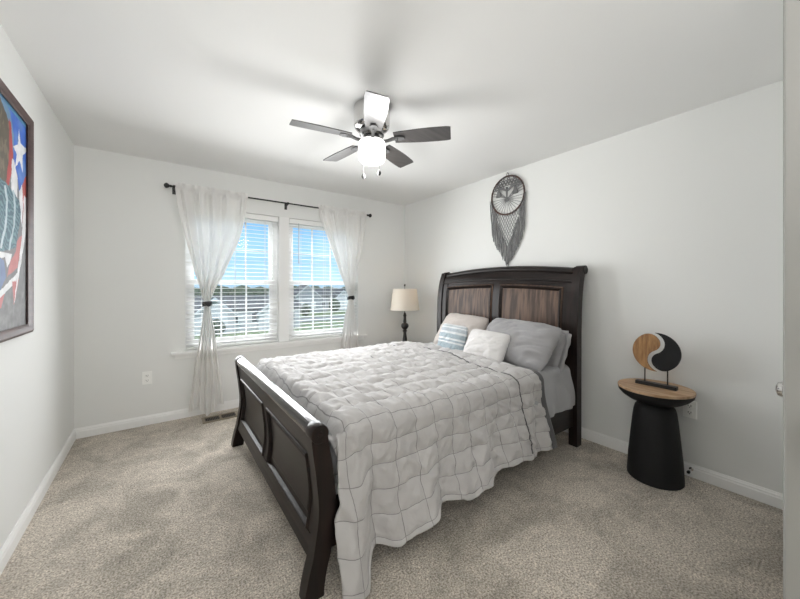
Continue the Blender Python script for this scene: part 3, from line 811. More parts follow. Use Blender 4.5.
M['pil_grey'] = fabric('grey_pillowcase', (0.33, 0.325, 0.33))
M['pil_beige'] = fabric('beige_pillowcase', (0.50, 0.455, 0.425))
M['pil_white'] = fabric('white_cushion', (0.66, 0.645, 0.635))
def striped():
    m = bpy.data.materials.new('striped_cushion'); m.use_nodes = True; t = m.node_tree; p = t.nodes['Principled BSDF']; p.inputs['Roughness'].default_value = 0.95
    p.inputs['Specular IOR Level'].default_value = 0.15
    g = t.nodes.new('ShaderNodeTexCoord'); s_ = t.nodes.new('ShaderNodeSeparateXYZ'); t.links.new(g.outputs['Object'], s_.inputs[0])
    mr = t.nodes.new('ShaderNodeMapRange'); mr.inputs[1].default_value = -0.16; mr.inputs[2].default_value = 0.16; t.links.new(s_.outputs['Z'], mr.inputs[0])
    r = t.nodes.new('ShaderNodeValToRGB'); r.color_ramp.interpolation = 'CONSTANT'
    bl = (0.36, 0.43, 0.47); wh = (0.66, 0.68, 0.69)
    seq = [(0.0, bl), (0.16, wh), (0.21, bl), (0.36, wh), (0.41, bl), (0.46, wh), (0.51, bl), (0.64, wh), (0.70, (0.42, 0.47, 0.51)), (0.80, wh), (0.84, (0.45, 0.5, 0.53)), (0.88, wh)]
    r.color_ramp.elements[0].color = (*bl, 1); r.color_ramp.elements[1].position = 0.97; r.color_ramp.elements[1].color = (*bl, 1)
    for pos, c in seq[1:]:
        e_ = r.color_ramp.elements.new(pos); e_.color = (*c, 1)
    t.links.new(mr.outputs[0], r.inputs[0])
    n = t.nodes.new('ShaderNodeTexNoise'); n.inputs['Scale'].default_value = 90; t.links.new(g.outputs['Object'], n.inputs['Vector'])
    mx_ = t.nodes.new('ShaderNodeMix'); mx_.data_type = 'RGBA'; mx_.blend_type = 'OVERLAY'; mx_.inputs['Factor'].default_value = 0.35
    t.links.new(r.outputs[0], mx_.inputs['A']); t.links.new(n.outputs[0], mx_.inputs['B']); t.links.new(mx_.outputs['Result'], p.inputs['Base Color'])
    b = t.nodes.new('ShaderNodeBump'); b.inputs['Strength'].default_value = 0.5; b.inputs['Distance'].default_value = 0.004; t.links.new(n.outputs[0], b.inputs['Height']); t.links.new(b.outputs[0], p.inputs['Normal'])
    return m
M['stripe'] = striped()
R90 = radians(-90)
pillow('pillow', 'grey pillow propped against the headboard, its flanged corner sticking out behind the front one', (3.150, 1.640, 0.752), 0.62, 0.32, 0.12, R90, radians(-30), M['pil_grey'], flange=0.035, seed=4)
pillow('pillow', 'large creased grey pillow leaning behind the white cushion', (2.970, 1.650, 0.808), 0.70, 0.43, 0.20, R90, radians(-42), M['pil_grey'], seed=9, crease=0.014, roll=radians(3))
pillow('pillow', 'beige pillow leaning on the headboard behind the blue striped cushion', (3.06, 2.36, 0.805), 0.60, 0.42, 0.16, R90, radians(-36), M['pil_beige'], seed=12, roll=radians(2), crease=0.010)
pillow('throw_pillow', 'small blue and white striped square cushion on the comforter', (2.80, 2.215, 0.772), 0.35, 0.29, 0.13, radians(-92), radians(-16), M['stripe'], seed=2, roll=radians(1))
pillow('throw_pillow', 'small plain white lumbar cushion on the comforter beside the striped one', (2.80, 1.815, 0.775), 0.42, 0.26, 0.13, radians(-88), radians(-30), M['pil_white'], seed=6, roll=radians(2))

# ------------------------------------------------------------------ far nightstand and lamp
ns = thing('nightstand', 'dark wooden nightstand mostly hidden beyond the bed, carrying the lamp', 'nightstand', (3.15, 3.30, -0.05))
obj('top', B(-0.22, 0.24, -0.27, 0.26, 0.53, 0.56, bev=0.005), M['espresso'], ns)
obj('body', B(-0.20, 0.22, -0.25, 0.24, 0.10, 0.53, bev=0.003), M['espresso'], ns)
for z0, z1 in ((0.13, 0.31), (0.33, 0.51)):
    dr = obj('drawer', B(-0.216, -0.199, -0.24, 0.23, z0, z1, bev=0.004), M['espresso'], ns)
    bm = bmesh.new(); lathe(bm, [(0.006, -0.215), (0.006, -0.227), (0.014, -0.233), (0.014, -0.241), (0.004, -0.247)], 0, 0, (z0 + z1) / 2, n=16, axis='x'); obj('knob', bm, M['iron'], dr, smooth='auto')
for sx in (-0.20, 0.19):
    for sy in (-0.25, 0.21): obj('leg', B(sx, sx + 0.03, sy, sy + 0.03, 0.05, 0.10), M['espresso'], ns)
lp = thing('table_lamp', 'table lamp with turned black base and tapered beige shade on the far nightstand', 'lamp', (3.12, 3.38, 0.51))
M['lampb'] = mat('bronze_black_lamp', (0.010, 0.009, 0.009), 0.3, coat=0.1)
bm = bmesh.new(); lathe(bm, [(0.0715, 0.000), (0.0726, 0.009), (0.0605, 0.018), (0.0468, 0.034), (0.0338, 0.057), (0.0260, 0.102), (0.0195, 0.153), (0.0182, 0.176), (0.0286, 0.184), (0.0286, 0.193), (0.0156, 0.201),
    (0.0286, 0.215), (0.0455, 0.236), (0.0494, 0.255), (0.0442, 0.276), (0.0260, 0.290), (0.0169, 0.299), (0.0247, 0.306), (0.0195, 0.320), (0.0169, 0.374), (0.0247, 0.383), (0.0182, 0.393), (0.0117, 0.422)], n=32)
obj('base', bm, M['lampb'], lp, smooth='auto')
def shade_mat():
    m = bpy.data.materials.new('linen_shade'); m.use_nodes = True; t = m.node_tree; t.nodes.clear()
    o = t.nodes.new('ShaderNodeOutputMaterial'); df = t.nodes.new('ShaderNodeBsdfDiffuse'); tl = t.nodes.new('ShaderNodeBsdfTranslucent')
    df.inputs[0].default_value = (0.86, 0.83, 0.77, 1); tl.inputs[0].default_value = (0.80, 0.72, 0.60, 1)
    a = t.nodes.new('ShaderNodeMixShader'); a.inputs[0].default_value = 0.35; t.links.new(df.outputs[0], a.inputs[1]); t.links.new(tl.outputs[0], a.inputs[2]); t.links.new(a.outputs[0], o.inputs[0])
    g = t.nodes.new('ShaderNodeTexCoord'); n = t.nodes.new('ShaderNodeTexNoise'); n.inputs['Scale'].default_value = 300
    b = t.nodes.new('ShaderNodeBump'); b.inputs['Strength'].default_value = 0.3; b.inputs['Distance'].default_value = 0.001
    t.links.new(g.outputs['Object'], n.inputs['Vector']); t.links.new(n.outputs[0], b.inputs['Height']); t.links.new(b.outputs[0], df.inputs['Normal'])
    return m
bm = bmesh.new(); lathe(bm, [(0.187, 0.458), (0.189, 0.458), (0.152, 0.728), (0.150, 0.728), (0.187, 0.458)], n=48, cap=False); sh = obj('lamp_shade', bm, shade_mat(), lp, smooth='auto')
bm = bmesh.new(); lathe(bm, [(0.004, 0.42), (0.004, 0.76), (0.012, 0.762), (0.013, 0.772), (0.010, 0.785), (0.003, 0.79)], n=14)
for a in range(3): tube(bm, [(0, 0, 0.722), (0.149 * cos(a * 2.09), 0.149 * sin(a * 2.09), 0.722)], 0.002)
obj('finial', bm, M['lampb'], lp, smooth='auto')
bm = bmesh.new(); lathe(bm, [(0.006, 0.48), (0.02, 0.50), (0.03, 0.54), (0.026, 0.57), (0.01, 0.59)], n=20); obj('bulb', bm, mat('warm_bulb', (0.9, 0.85, 0.7), 0.3, emit=((1.0, 0.78, 0.5), 3)), lp, smooth=True)
bm = bmesh.new(); tube(bm, [(-0.03, -0.03, 0.44), (-0.03, -0.03, 0.38)], 0.0015); lathe(bm, [(0.003, 0.345), (0.0065, 0.35), (0.0065, 0.375), (0.003, 0.38)], -0.03, -0.03, 0, n=10); obj('pull_chain', bm, M['lampb'], lp, smooth='auto')
pl = bpy.data.lights.new('lamp_bulb_light', 'POINT'); pl.energy = 0.45; pl.color = (1, 0.75, 0.48); pl.shadow_soft_size = 0.03
po = bpy.data.objects.new('lamp_bulb_light', pl); COL.objects.link(po); po.location = (3.14, 3.34, 1.16)

# ------------------------------------------------------------------ round side table and sculpture
tb = thing('side_table', 'round black hourglass side table with a wooden top beside the bed', 'side table', (3.230, 0.768, 0))
M['woodtop'] = mat('natural_wood_top', (0.36, 0.22, 0.12), 0.45, var=(9, (0.55, 0.38, 0.24), 5, (5, 0.6, 1)))
M['blackm'] = mat('black_hammered', (0.010, 0.010, 0.011), 0.62, spec=0.3, bump=(90, 0.35, 0.004))
bm = bmesh.new(); lathe(bm, [(0.198, 0.582), (0.204, 0.585), (0.206, 0.592), (0.204, 0.600), (0.001, 0.6005)], n=64); obj('table_top', bm, M['woodtop'], tb, smooth='auto')
bm = bmesh.new(); lathe(bm, [(0.085, 0.492), (0.10, 0.500), (0.145, 0.518), (0.178, 0.540), (0.200, 0.565), (0.204, 0.584)], n=64); obj('bowl', bm, M['blackm'], tb, smooth='auto')
bm = bmesh.new(); lathe(bm, [(0.147, 0.0), (0.152, 0.006), (0.152, 0.03), (0.146, 0.14), (0.133, 0.28), (0.122, 0.39), (0.115, 0.445), (0.108, 0.470), (0.096, 0.486), (0.086, 0.494)], n=64); obj('base', bm, M['blackm'], tb, smooth='auto')
sc = thing('yin_yang_sculpture', 'wood and black yin-yang sculpture on a small black stand, on the side table', 'sculpture', (3.243, 0.765, 0.601))
obj('stand', B(-0.022, 0.022, -0.112, 0.112, 0, 0.022, bev=0.002), M['iron'], sc)
Rr = 0.128; zc = 0.228
def comma_mesh(sign):
    # S curve: near half gets the bulge at the bottom; other half is its point mirror
    P = []; h = Rr / 2; n = 30; g = 0.0085
    yi = 2 * h - g - g * g / (2 * h); t0 = math.asin(yi / Rr)
    for k in range(n + 1):
        a = t0 + (-pi / 2 - t0) * k / n; P.append((Rr * cos(a), Rr * sin(a)))
    for k in range(1, n + 1):
        a = -pi / 2 - pi * k / n; rr = h - g * min(1, k / (n * 0.4))
        P.append((rr * cos(a), -h + rr * sin(a)))     # lobe of this half
    a1 = math.asin(max(-1, min(1, (yi - h) / (h + g))))
    for k in range(1, n):
        a = -pi / 2 + (a1 + pi / 2) * k / n; P.append(((h + g) * cos(a), h + (h + g) * sin(a)))      # hollow left for the other half
    tl = radians(26)
    P = [(p * cos(tl) - q * sin(tl) + 0.004, p * sin(tl) + q * cos(tl)) for p, q in P]
    if sign < 0: P = [(-p, -q) for p, q in P]
    bm = bmesh.new(); prism(bm, [(-p, zc + q) for p, q in P], 'x', -0.006, 0.006)
    bmesh.ops.recalc_face_normals(bm, faces=bm.faces[:]); bmesh.ops.triangulate(bm, faces=[f_ for f_ in bm.faces if len(f_.verts) > 4], ngon_method='EAR_CLIP'); return bm
M['acacia'] = mat('acacia_wood', (0.20, 0.095, 0.035), 0.4, var=(10, (0.40, 0.22, 0.09), 6, (1, 5, 1)))
obj('wood_half', comma_mesh(-1), M['acacia'], sc)['label'] = 'brown wood half'
obj('black_half', comma_mesh(1), M['blackm'], sc)['label'] = 'black half'
for yy in (0.062, -0.062):
    bm = bmesh.new(); tube(bm, [(0, yy, 0.02), (0, yy, zc - 0.085)], 0.004); obj('rod', bm, M['iron'], sc, smooth='auto')

# ------------------------------------------------------------------ macrame owl
ow = thing('macrame_wall_hanging', 'grey macrame owl in a brown hoop with long fringe, hung above the headboard', 'wall hanging', (W, 2.055, 2.192))
M['cordg'] = mat('grey_yarn', (0.21, 0.21, 0.212), 0.95, spec=0.1, bump=(400, 0.5, 0.002))
M['cordl'] = mat('light_grey_yarn', (0.26, 0.26, 0.265), 0.95, spec=0.1)
M['hoop'] = mat('brown_hoop', (0.10, 0.045, 0.03), 0.6, var=(18, (0.05, 0.045, 0.045), 3))
RY, RZ = 0.193, 0.193
bm = bmesh.new(); tube(bm, [(-0.016, RY * cos(a), RZ * sin(a)) for a in [2 * pi * i / 64 for i in range(64)]], 0.0085, n=10, closed=True); obj('hoop', bm, M['hoop'], ow, smooth=True)
bm = bmesh.new(); tube(bm, [(-0.014, 0.012 * cos(a), RZ + 0.018 + 0.018 * sin(a)) for a in [2 * pi * i / 16 for i in range(16)]], 0.003, closed=True)
lathe(bm, [(0.004, -0.022), (0.004, 0.0)], 0, 0, RZ + 0.034, axis='x', n=8); obj('hanging_loop', bm, M['cordg'], ow, smooth=True)
# rays of cord in the lower half
bm = bmesh.new(); c0 = Vector((-0.018, 0, -0.035))
for k in range(15):
    a = pi + 0.14 + (pi - 0.28) * k / 14
    p = Vector((-0.016, RY * cos(a) * 0.98, RZ * sin(a) * 0.98)) 
    tube(bm, [c0, (c0 + p) / 2 + Vector((-0.003, 0, 0)), p], [0.0030, 0.0024, 0.0024], n=5)
for s_ in (-1, 1):      # cheek cords sweeping up to the hoop
    for k in range(3):
        a = radians(8 + 9 * k); tube(bm, [c0, Vector((-0.02, s_ * 0.08, 0.0 + 0.02 * k)), Vector((-0.016, s_ * RY * cos(a), RZ * sin(a)))], 0.003, n=5)
obj('radiating_cords', bm, M['cordl'], ow, smooth=True)
# knotted brow and forehead
bm = bmesh.new()
rnd = random.Random(5)
tube(bm, [(-0.022, 0, 0.08), (-0.026, 0, 0.03), (-0.022, 0, -0.045)], [0.009, 0.010, 0.006], n=8)
for s_ in (-1, 1):
    for q in range(2):
        tube(bm, [(-0.02, 0, 0.052 - 0.012 * q), (-0.022, s_ * 0.06, 0.084 - 0.012 * q), (-0.02, s_ * 0.12, 0.108 - 0.012 * q), (-0.016, s_ * 0.160, 0.102 - 0.01 * q)], 0.006, n=6)
# open-work of loops filling the crown
for row in range(4):
    z = 0.085 + row * 0.027
    half = RY * sqrt(max(0, 1 - (z / RZ) ** 2)) - 0.012; m_ = max(2, int(half * 2 / 0.034))
    for k in range(m_ + 1):
        y = -half + 2 * half * k / m_
        if row == 0 and abs(y) < 0.03: continue
        if row == 3 and k % 2: continue
        rr = 0.013
        tube(bm, [(-0.018 + rnd.uniform(-.004, .004), y + rr * cos(a) * 1.15, z + rr * sin(a)) for a in [2 * pi * i / 10 for i in range(10)]], 0.0048, n=5, closed=True)
obj('knotted_brow', bm, M['cordg'], ow, smooth=True)
for s_ in (-1, 1):       # tassel eyes
    bm = bmesh.new(); yc_ = s_ * 0.098
    prof = [(0.004, 0.085), (0.010, 0.075), (0.012, 0.060), (0.022, 0.034), (0.031, 0.008), (0.026, -0.002)]
    vs0 = len(bm.verts); lathe(bm, prof, -0.024, yc_, 0.0, n=14)
    for v in bm.verts: v.co.x = -0.018 + (v.co.x + 0.024) * 0.4
    for k in range(9):
        yy = yc_ - 0.03 + 0.0075 * k; tube(bm, [(-0.022, yc_ + (yy - yc_) * 0.3, 0.07), (-0.028, yy, 0.005), (-0.026, yy, -0.004)], 0.003, n=5)
    obj('tassel_eye', bm, M['cordg'], ow, smooth='auto')
# diamond net and fringe
bm = bmesh.new()
def ringz(y): return -RZ * sqrt(max(0, 1 - (y / RY) ** 2))
def fr_top(y):
    return ringz(y) if abs(y) < RY * 0.97 else -0.03
def net_bot(y): return -0.53 + 2.2 * abs(y) 
for s_ in (-1, 1):
    for k in range(-12, 13):
        # diagonal lines y = k*0.026 + s*t
        pts = []
        for i in range(40):
            z = -0.15 - 0.42 * i / 39; y = k * 0.030 + s_ * (z + 0.36) * 0.55
            if abs(y) > 0.15: continue
            if z > ringz(y) + 0.004 or z < net_bot(y): continue
            pts.append((-0.014 - 0.002 * s_, y, z))
        if len(pts) > 2: tube(bm, [pts[0], pts[len(pts) // 2], pts[-1]], 0.0026, n=5)
obj('diamond_net', bm, M['cordl'], ow, smooth=True)
bm = bmesh.new(); nS = 64
for k in range(nS):
    y = -0.212 + 0.424 * k / (nS - 1) + rnd.uniform(-.002, .002)
    ay = abs(y) / 0.212
    if ay > 0.80: top = -0.02 - 0.10 * (1 - ay) / 0.2 
    else: top = max(net_bot(y) + 0.01, -0.53) if ay < 0.62 else ringz(y * 0.96)
    bot = -0.40 - 0.315 * (1 - ay) ** 0.9 + rnd.uniform(-.022, .012)
    if ay > 0.93: top = 0.0 + rnd.uniform(-.02, .01); bot = -0.38 + rnd.uniform(-.03, .03)
    if top - bot < 0.03: top = bot + 0.07
    pts = []
    for i in range(7):
        t_ = i / 6; z = top + (bot - top) * t_
        pts.append((-0.013 - 0.006 * rnd.random(), y * (1 - 0.10 * t_) + 0.004 * sin(t_ * 6 + k), z))
    tube(bm, pts, [0.0028 + 0.0009 * (i % 2) for i in range(7)], n=5)
o = obj('fringe', bm, M['cordg'], ow, smooth=True); o['kind'] = 'stuff'

# ------------------------------------------------------------------ ceiling fan
FX, FY, BZ = 1.702, 1.855, 2.232
fan = thing('ceiling_fan', 'five-bladed ceiling fan with polished housing and a lit white globe', 'ceiling fan', (FX, FY, H))
def FL(o, z=0): return o
bm = bmesh.new(); lathe(bm, [(0.117, -0.0005), (0.119, -0.010), (0.119, -0.06), (0.118, -0.115), (0.115, -0.130), (0.105, -0.142), (0.085, -0.148), (0.060, -0.149)], n=64); obj('housing', bm, M['chrome'], fan, smooth='auto')
bm = bmesh.new(); lathe(bm, [(0.070, -0.147), (0.078, -0.155), (0.080, -0.185), (0.070, -0.196), (0.050, -0.200), (0.048, -0.215), (0.060, -0.222), (0.066, -0.228)], n=48); obj('motor_hub', bm, mat('dark_nickel', (0.22, 0.22, 0.22), 0.25, metal=1), fan, smooth='auto')
bz = BZ - H
for k in range(5):
    a = radians(-46 + 72 * k)
    hub = bpy.data.objects.new('blade', None)
    pitch = radians(-12)
    bm = bmesh.new(); N_ = 24; outl = []
    for i in range(N_ + 1):
        t_ = i / N_; x = 0.150 + 0.362 * t_; w = 0.050 + 0.016 * sin(min(1, t_ * 1.15) * pi * 0.62)
        if t_ > 0.955: w *= 0.90 if t_ > 0.99 else 0.97
        outl.append((x, w))
    poly = [(x, w) for x, w in outl] + [(x, -w) for x, w in reversed(outl)]
    prism(bm, poly, 'z', -0.003, 0.003)
    for v in bm.verts:
        y, z = v.co.y, v.co.z; v.co.y = y * cos(pitch) - z * sin(pitch); v.co.z = y * sin(pitch) + z * cos(pitch) + bz
    bmesh.ops.rotate(bm, verts=bm.verts[:], cent=(0, 0, 0), matrix=__import__('mathutils').Matrix.Rotation(a, 3, 'Z'))
    bl = obj('blade', bm, M['blade'], fan)
    bm = bmesh.new()
    tube(bm, [(0.070, 0, bz - 0.020), (0.105, 0, bz - 0.018), (0.14, 0, bz - 0.008), (0.17, 0, bz - 0.008)], [0.011, 0.010, 0.012, 0.010], n=10)
    prism(bm, [(0.135, 0.018), (0.19, 0.024), (0.215, 0.014), (0.215, -0.014), (0.19, -0.024), (0.135, -0.018)], 'z', bz - 0.012, bz - 0.005)
    bmesh.ops.rotate(bm, verts=bm.verts[:], cent=(0, 0, 0), matrix=__import__('mathutils').Matrix.Rotation(a, 3, 'Z'))
    obj('blade_arm', bm, M['chain'], bl, smooth='auto')
def globe_mat():
    m = mat('lit_opal_glass', (0.95, 0.95, 0.93), 0.25, emit=((1.0, 0.985, 0.96), 1.5)); return m
bm = bmesh.new(); lathe(bm, [(0.060, -0.222), (0.082, -0.226), (0.088, -0.236), (0.0895, -0.26), (0.0885, -0.325), (0.085, -0.345), (0.074, -0.357), (0.045, -0.363), (0.002, -0.364)], n=48); obj('light_globe', bm, globe_mat(), fan, smooth=True)
cu = Vector((cos(radians(36.1)), -sin(radians(36.1))))
for dx, dl, mm in ((-0.055, 0.438, M['chain']), (0.048, 0.415, M['iron'])):
    px_, py_ = cu.x * dx + 0.025 * 0, cu.y * dx
    bm = bmesh.new(); tube(bm, [(px_ * 1.0, py_, -0.215), (px_, py_, -dl)], 0.0014, n=6)
    ch_ = obj('pull_chain', bm, M['chain'], fan, smooth=True)
    bm = bmesh.new(); lathe(bm, [(0.003, -dl + 0.006), (0.008, -dl), (0.0125, -dl - 0.012), (0.0125, -dl - 0.018), (0.008, -dl - 0.028), (0.002, -dl - 0.032)], px_, py_, 0, n=16); obj('knob', bm, mm, ch_, smooth=True)
fl = bpy.data.lights.new('fan_globe_light', 'POINT'); fl.energy = 12; fl.shadow_soft_size = 0.09; fl.color = (1, 0.99, 0.975)
fo = bpy.data.objects.new('fan_globe_light', fl); COL.objects.link(fo); fo.location = (FX, FY, H - 0.43)

# ------------------------------------------------------------------ framed painting on the left wall
camx, camy, camz = 0.578, 0.0, 1.262; YW = radians(36.1)
PY0, PY1, PZ0, PZ1 = 1.70, 2.572, 1.024, 2.150; FWd = 0.038
pt = thing('framed_painting', 'framed painting of a waving star-and-stripes flag on the left wall', 'painting', (0, (PY0 + PY1) / 2, PZ0))
def PL(o): o.location = -Vector(pt.location); return o
M['pframe'] = mat('mahogany_frame', (0.055, 0.028, 0.028), 0.35, var=(8, (0.085, 0.045, 0.042), 4, (1, 1, 6)))
bm = bmesh.new()
def fr_bar(pts_a, pts_b): pass
prof = [(0.0, 0.001), (0.0, 0.030), (0.012, 0.036), (0.030, 0.030), (0.046, 0.022), (FWd, 0.018), (FWd, 0.001)]
cor = [(PY0, PZ0, 1, 1), (PY1, PZ0, -1, 1), (PY1, PZ1, -1, -1), (PY0, PZ1, 1, -1)]
rows = [[bm.verts.new((h_, y + sy * i_, z + sz * i_)) for i_, h_ in prof] for y, z, sy, sz in cor]
for i in range(4):
    a, b = rows[i], rows[(i + 1) % 4]
    for k in range(len(prof)): bm.faces.new((a[k], a[(k + 1) % len(prof)], b[(k + 1) % len(prof)], b[k]))
PL(obj('frame', bm, M['pframe'], pt, smooth='auto'))
# painted canvas: colours are laid out in the canvas' own metres (a across from the far edge, b down from the top)
ay0, ay1, bz0, bz1 = PY0 + FWd, PY1 - FWd, PZ0 + FWd, PZ1 - FWd
CW, CH = ay1 - ay0, bz1 - bz0
def inpoly(x, y, P):
    c_ = False; n = len(P); j = n - 1
    for i in range(n):
        if (P[i][1] > y) != (P[j][1] > y) and x < (P[j][0] - P[i][0]) * (y - P[i][1]) / (P[j][1] - P[i][1]) + P[i][0]: c_ = not c_
        j = i
    return c_
def star(cx_, cy_, R_, r_, rot, sx=1.0):
    return [(cx_ + sx * (R_ if k % 2 == 0 else r_) * sin(rot + pi * k / 5), cy_ - (R_ if k % 2 == 0 else r_) * cos(rot + pi * k / 5)) for k in range(10)]
BLUE = (0.04, 0.12, 0.48); WHITE = (0.72, 0.72, 0.74); RED = (0.42, 0.06, 0.06); PINK = (0.50, 0.17, 0.17); GREY = (0.21, 0.21, 0.22)
TEAL = (0.05, 0.12, 0.17); OLIVE = (0.09, 0.085, 0.06); SLATE = (0.10, 0.14, 0.24); LBLUE = (0.20, 0.34, 0.60)
SHAPES = {'blue': [(2.123, 2.149), (2.187, 2.147), (2.579, 2.157), (2.579, 1.938), (2.531, 1.835), (2.426, 1.727), (2.405, 1.8), (2.344, 1.874), (2.357, 1.979), (2.311, 2.069), (2.244, 2.104), (2.187, 2.108), (2.123, 2.098)],
          'olive': [(1.99, 2.045), (2.123, 2.09), (2.187, 2.09), (2.292, 2.029), (2.311, 1.962), (2.268, 1.745), (2.187, 1.681), (1.99, 1.599)],
          'red1': [(2.292, 2.043), (2.318, 2.03), (2.344, 1.898), (2.331, 1.804), (2.28, 1.726), (2.256, 1.742), (2.292, 1.858), (2.292, 1.987)],
          'white1': [(2.331, 1.87), (2.357, 1.869), (2.405, 1.791), (2.398, 1.686), (2.357, 1.558), (2.331, 1.672), (2.318, 1.758)],
          'red2': [(2.515, 1.83), (2.563, 1.854), (2.547, 1.718), (2.5, 1.58), (2.47, 1.5), (2.485, 1.705), (2.47, 1.773)],
          'white2': [(2.426, 1.732), (2.47, 1.783), (2.485, 1.705), (2.47, 1.56), (2.426, 1.668)],
          'star': [(2.426, 2.044), (2.447, 1.982), (2.555, 1.978), (2.476, 1.929), (2.482, 1.842), (2.433, 1.888), (2.373, 1.835), (2.395, 1.905), (2.346, 1.932), (2.406, 1.96)],
          'teal': [(1.99, 1.696), (2.187, 1.742), (2.292, 1.729), (2.331, 1.715), (2.426, 1.692), (2.455, 1.628), (2.384, 1.456), (2.198, 1.42), (1.99, 1.382)],
          'curve': [(2.256, 1.72), (2.28, 1.661), (2.268, 1.554), (2.209, 1.434), (2.187, 1.432), (2.244, 1.55), (2.256, 1.656), (2.232, 1.714)],
          'curve2': [(2.357, 1.725), (2.384, 1.659), (2.37, 1.56), (2.305, 1.434), (2.286, 1.432), (2.344, 1.556), (2.357, 1.654), (2.337, 1.721)],
          'ribbon': [(2.5, 1.734), (2.547, 1.718), (2.523, 1.532), (2.44, 1.347), (2.357, 1.176), (2.405, 1.345), (2.47, 1.525)],
          'pink': [(2.405, 1.492), (2.47, 1.525), (2.405, 1.355), (2.268, 1.308), (2.311, 1.383), (2.384, 1.436)],
          'white3': [(1.99, 1.382), (2.187, 1.419), (2.331, 1.418), (2.311, 1.383), (2.268, 1.349), (2.244, 1.393), (2.187, 1.388), (1.99, 1.351)],
          'slate': [(1.99, 1.351), (2.187, 1.388), (2.232, 1.378), (2.256, 1.307), (2.187, 1.245), (1.99, 1.212)],
          'white4': [(1.99, 1.212), (2.187, 1.245), (2.405, 1.331), (2.384, 1.286), (2.268, 1.244), (2.187, 1.205), (1.99, 1.165)],
          'pink2': [(1.99, 1.165), (2.187, 1.214), (2.244, 1.235), (2.198, 1.174), (1.99, 1.126)],
          'pink3': [(2.426, 1.302), (2.357, 1.176), (2.331, 1.286)]}
ORDER = [('olive', (0.10, 0.085, 0.06)), ('blue', (0.035, 0.13, 0.55)), ('red1', (0.42, 0.05, 0.05)), ('white1', WHITE), ('red2', (0.45, 0.08, 0.07)), ('white2', WHITE),
         ('teal', TEAL), ('curve', (0.45, 0.55, 0.60)), ('curve2', (0.40, 0.50, 0.55)), ('pink', PINK), ('slate', (0.14, 0.20, 0.36)), ('white3', WHITE), ('white4', WHITE), ('pink2', PINK), ('pink3', PINK), ('ribbon', WHITE), ('star', (0.78, 0.79, 0.82))]
BB = {k_: (min(p[0] for p in P), max(p[0] for p in P), min(p[1] for p in P), max(p[1] for p in P)) for k_, P in SHAPES.items()}
def canvas_col(y, z):
    n1 = fbm(y * 22, z * 22, 1); w = 0.006 * n1
    yy, zz = y + w, z + 0.006 * fbm(y * 22, z * 22, 6)
    c = (0.19, 0.19, 0.20) if z < 1.9 else (0.13, 0.26, 0.42)
    if z < 1.25: c = (0.20 + 0.04 * n1, 0.20 + 0.04 * n1, 0.205 + 0.04 * n1)
    for nm, cc in ORDER:
        b_ = BB[nm]
        if not (b_[0] <= yy <= b_[1] and b_[2] <= zz <= b_[3]): continue
        if inpoly(yy, zz, SHAPES[nm]):
            c = cc
            if nm == 'blue':
                q = fbm(y * 6 + z * 3, z * 9, 3); c = (0.035 + 0.10 * max(0, q), 0.13 + 0.16 * max(0, q), 0.55 + 0.05 * q)
                if z > 2.09: c = (0.10, 0.28, 0.46)
            elif nm == 'teal':
                f_ = sin((y * 0.5 + z * 1.3) * 170 + 7 * fbm(y * 14, z * 14, 8)); c = TEAL if f_ < 0.3 else (0.13, 0.25, 0.28)
            elif nm == 'olive' and fbm(y * 30, z * 12, 4) > 0.15: c = (0.17, 0.14, 0.10)
    m_ = 1 + 0.15 * n1
    return (max(0, c[0] * m_), max(0, c[1] * m_), max(0, c[2] * m_), 1)
nu, nv = 230, 300
bm = bmesh.new(); lay = bm.verts.layers.float_color.new('paint')
vv = [[bm.verts.new((0.014, ay1 - CW * i / nu, bz1 - CH * j / nv)) for j in range(nv + 1)] for i in range(nu + 1)]
for i in range(nu + 1):
    for j in range(nv + 1): vv[i][j][lay] = canvas_col(ay1 - CW * i / nu, bz1 - CH * j / nv)
for i in range(nu):
    for j in range(nv): bm.faces.new((vv[i][j], vv[i][j + 1], vv[i + 1][j + 1], vv[i + 1][j]))
box(bm, 0.001, 0.0135, ay0 + 0.001, ay1 - 0.001, bz0 + 0.001, bz1 - 0.001)
pm = mat('painted_canvas', (0.5, 0.5, 0.5), 0.55, bump=(300, 0.2, 0.001)); t = pm.node_tree; at = t.nodes.new('ShaderNodeVertexColor'); at.layer_name = 'paint'
t.links.new(at.outputs[0], t.nodes['Principled BSDF'].inputs['Base Color'])
PL(obj('canvas', bm, pm, pt))

# ------------------------------------------------------------------ outdoors
GZ = -4.6
M['lawn'] = mat('lawn', (0.13, 0.20, 0.06), 0.95, var=(0.6, (0.22, 0.28, 0.11), 5))
M['asph'] = mat('asphalt', (0.30, 0.30, 0.30), 0.9)
M['side'] = mat('white_siding', (0.62, 0.63, 0.64), 0.7); M['side2'] = mat('grey_siding', (0.36, 0.38, 0.40), 0.7)
M['roof'] = mat('dark_shingle', (0.085, 0.085, 0.09), 0.9, var=(2.0, (0.12, 0.12, 0.125), 4)); M['hw'] = mat('house_window', (0.06, 0.07, 0.09), 0.2)
M['tree'] = mat('tree_leaves', (0.035, 0.06, 0.025), 0.95, var=(0.8, (0.07, 0.10, 0.045), 4)); M['htrim'] = mat('house_trim', (0.8, 0.8, 0.8), 0.6)
struct('lawn', B(-60, 130, D + 8, 160, GZ - 0.3, GZ), M['lawn'])
bm = bmesh.new(); prism(bm, [(14, 54), (110, 54), (110, 61), (14, 61)], 'z', GZ + 0.001, GZ + 0.03); struct('road', bm, M['asph'])
bm = bmesh.new(); prism(bm, [(19, 36), (60, 36), (60, 42), (19, 42)], 'z', GZ + 0.001, GZ + 0.03); struct('driveway', bm, mat('concrete', (0.5, 0.5, 0.49), 0.9))
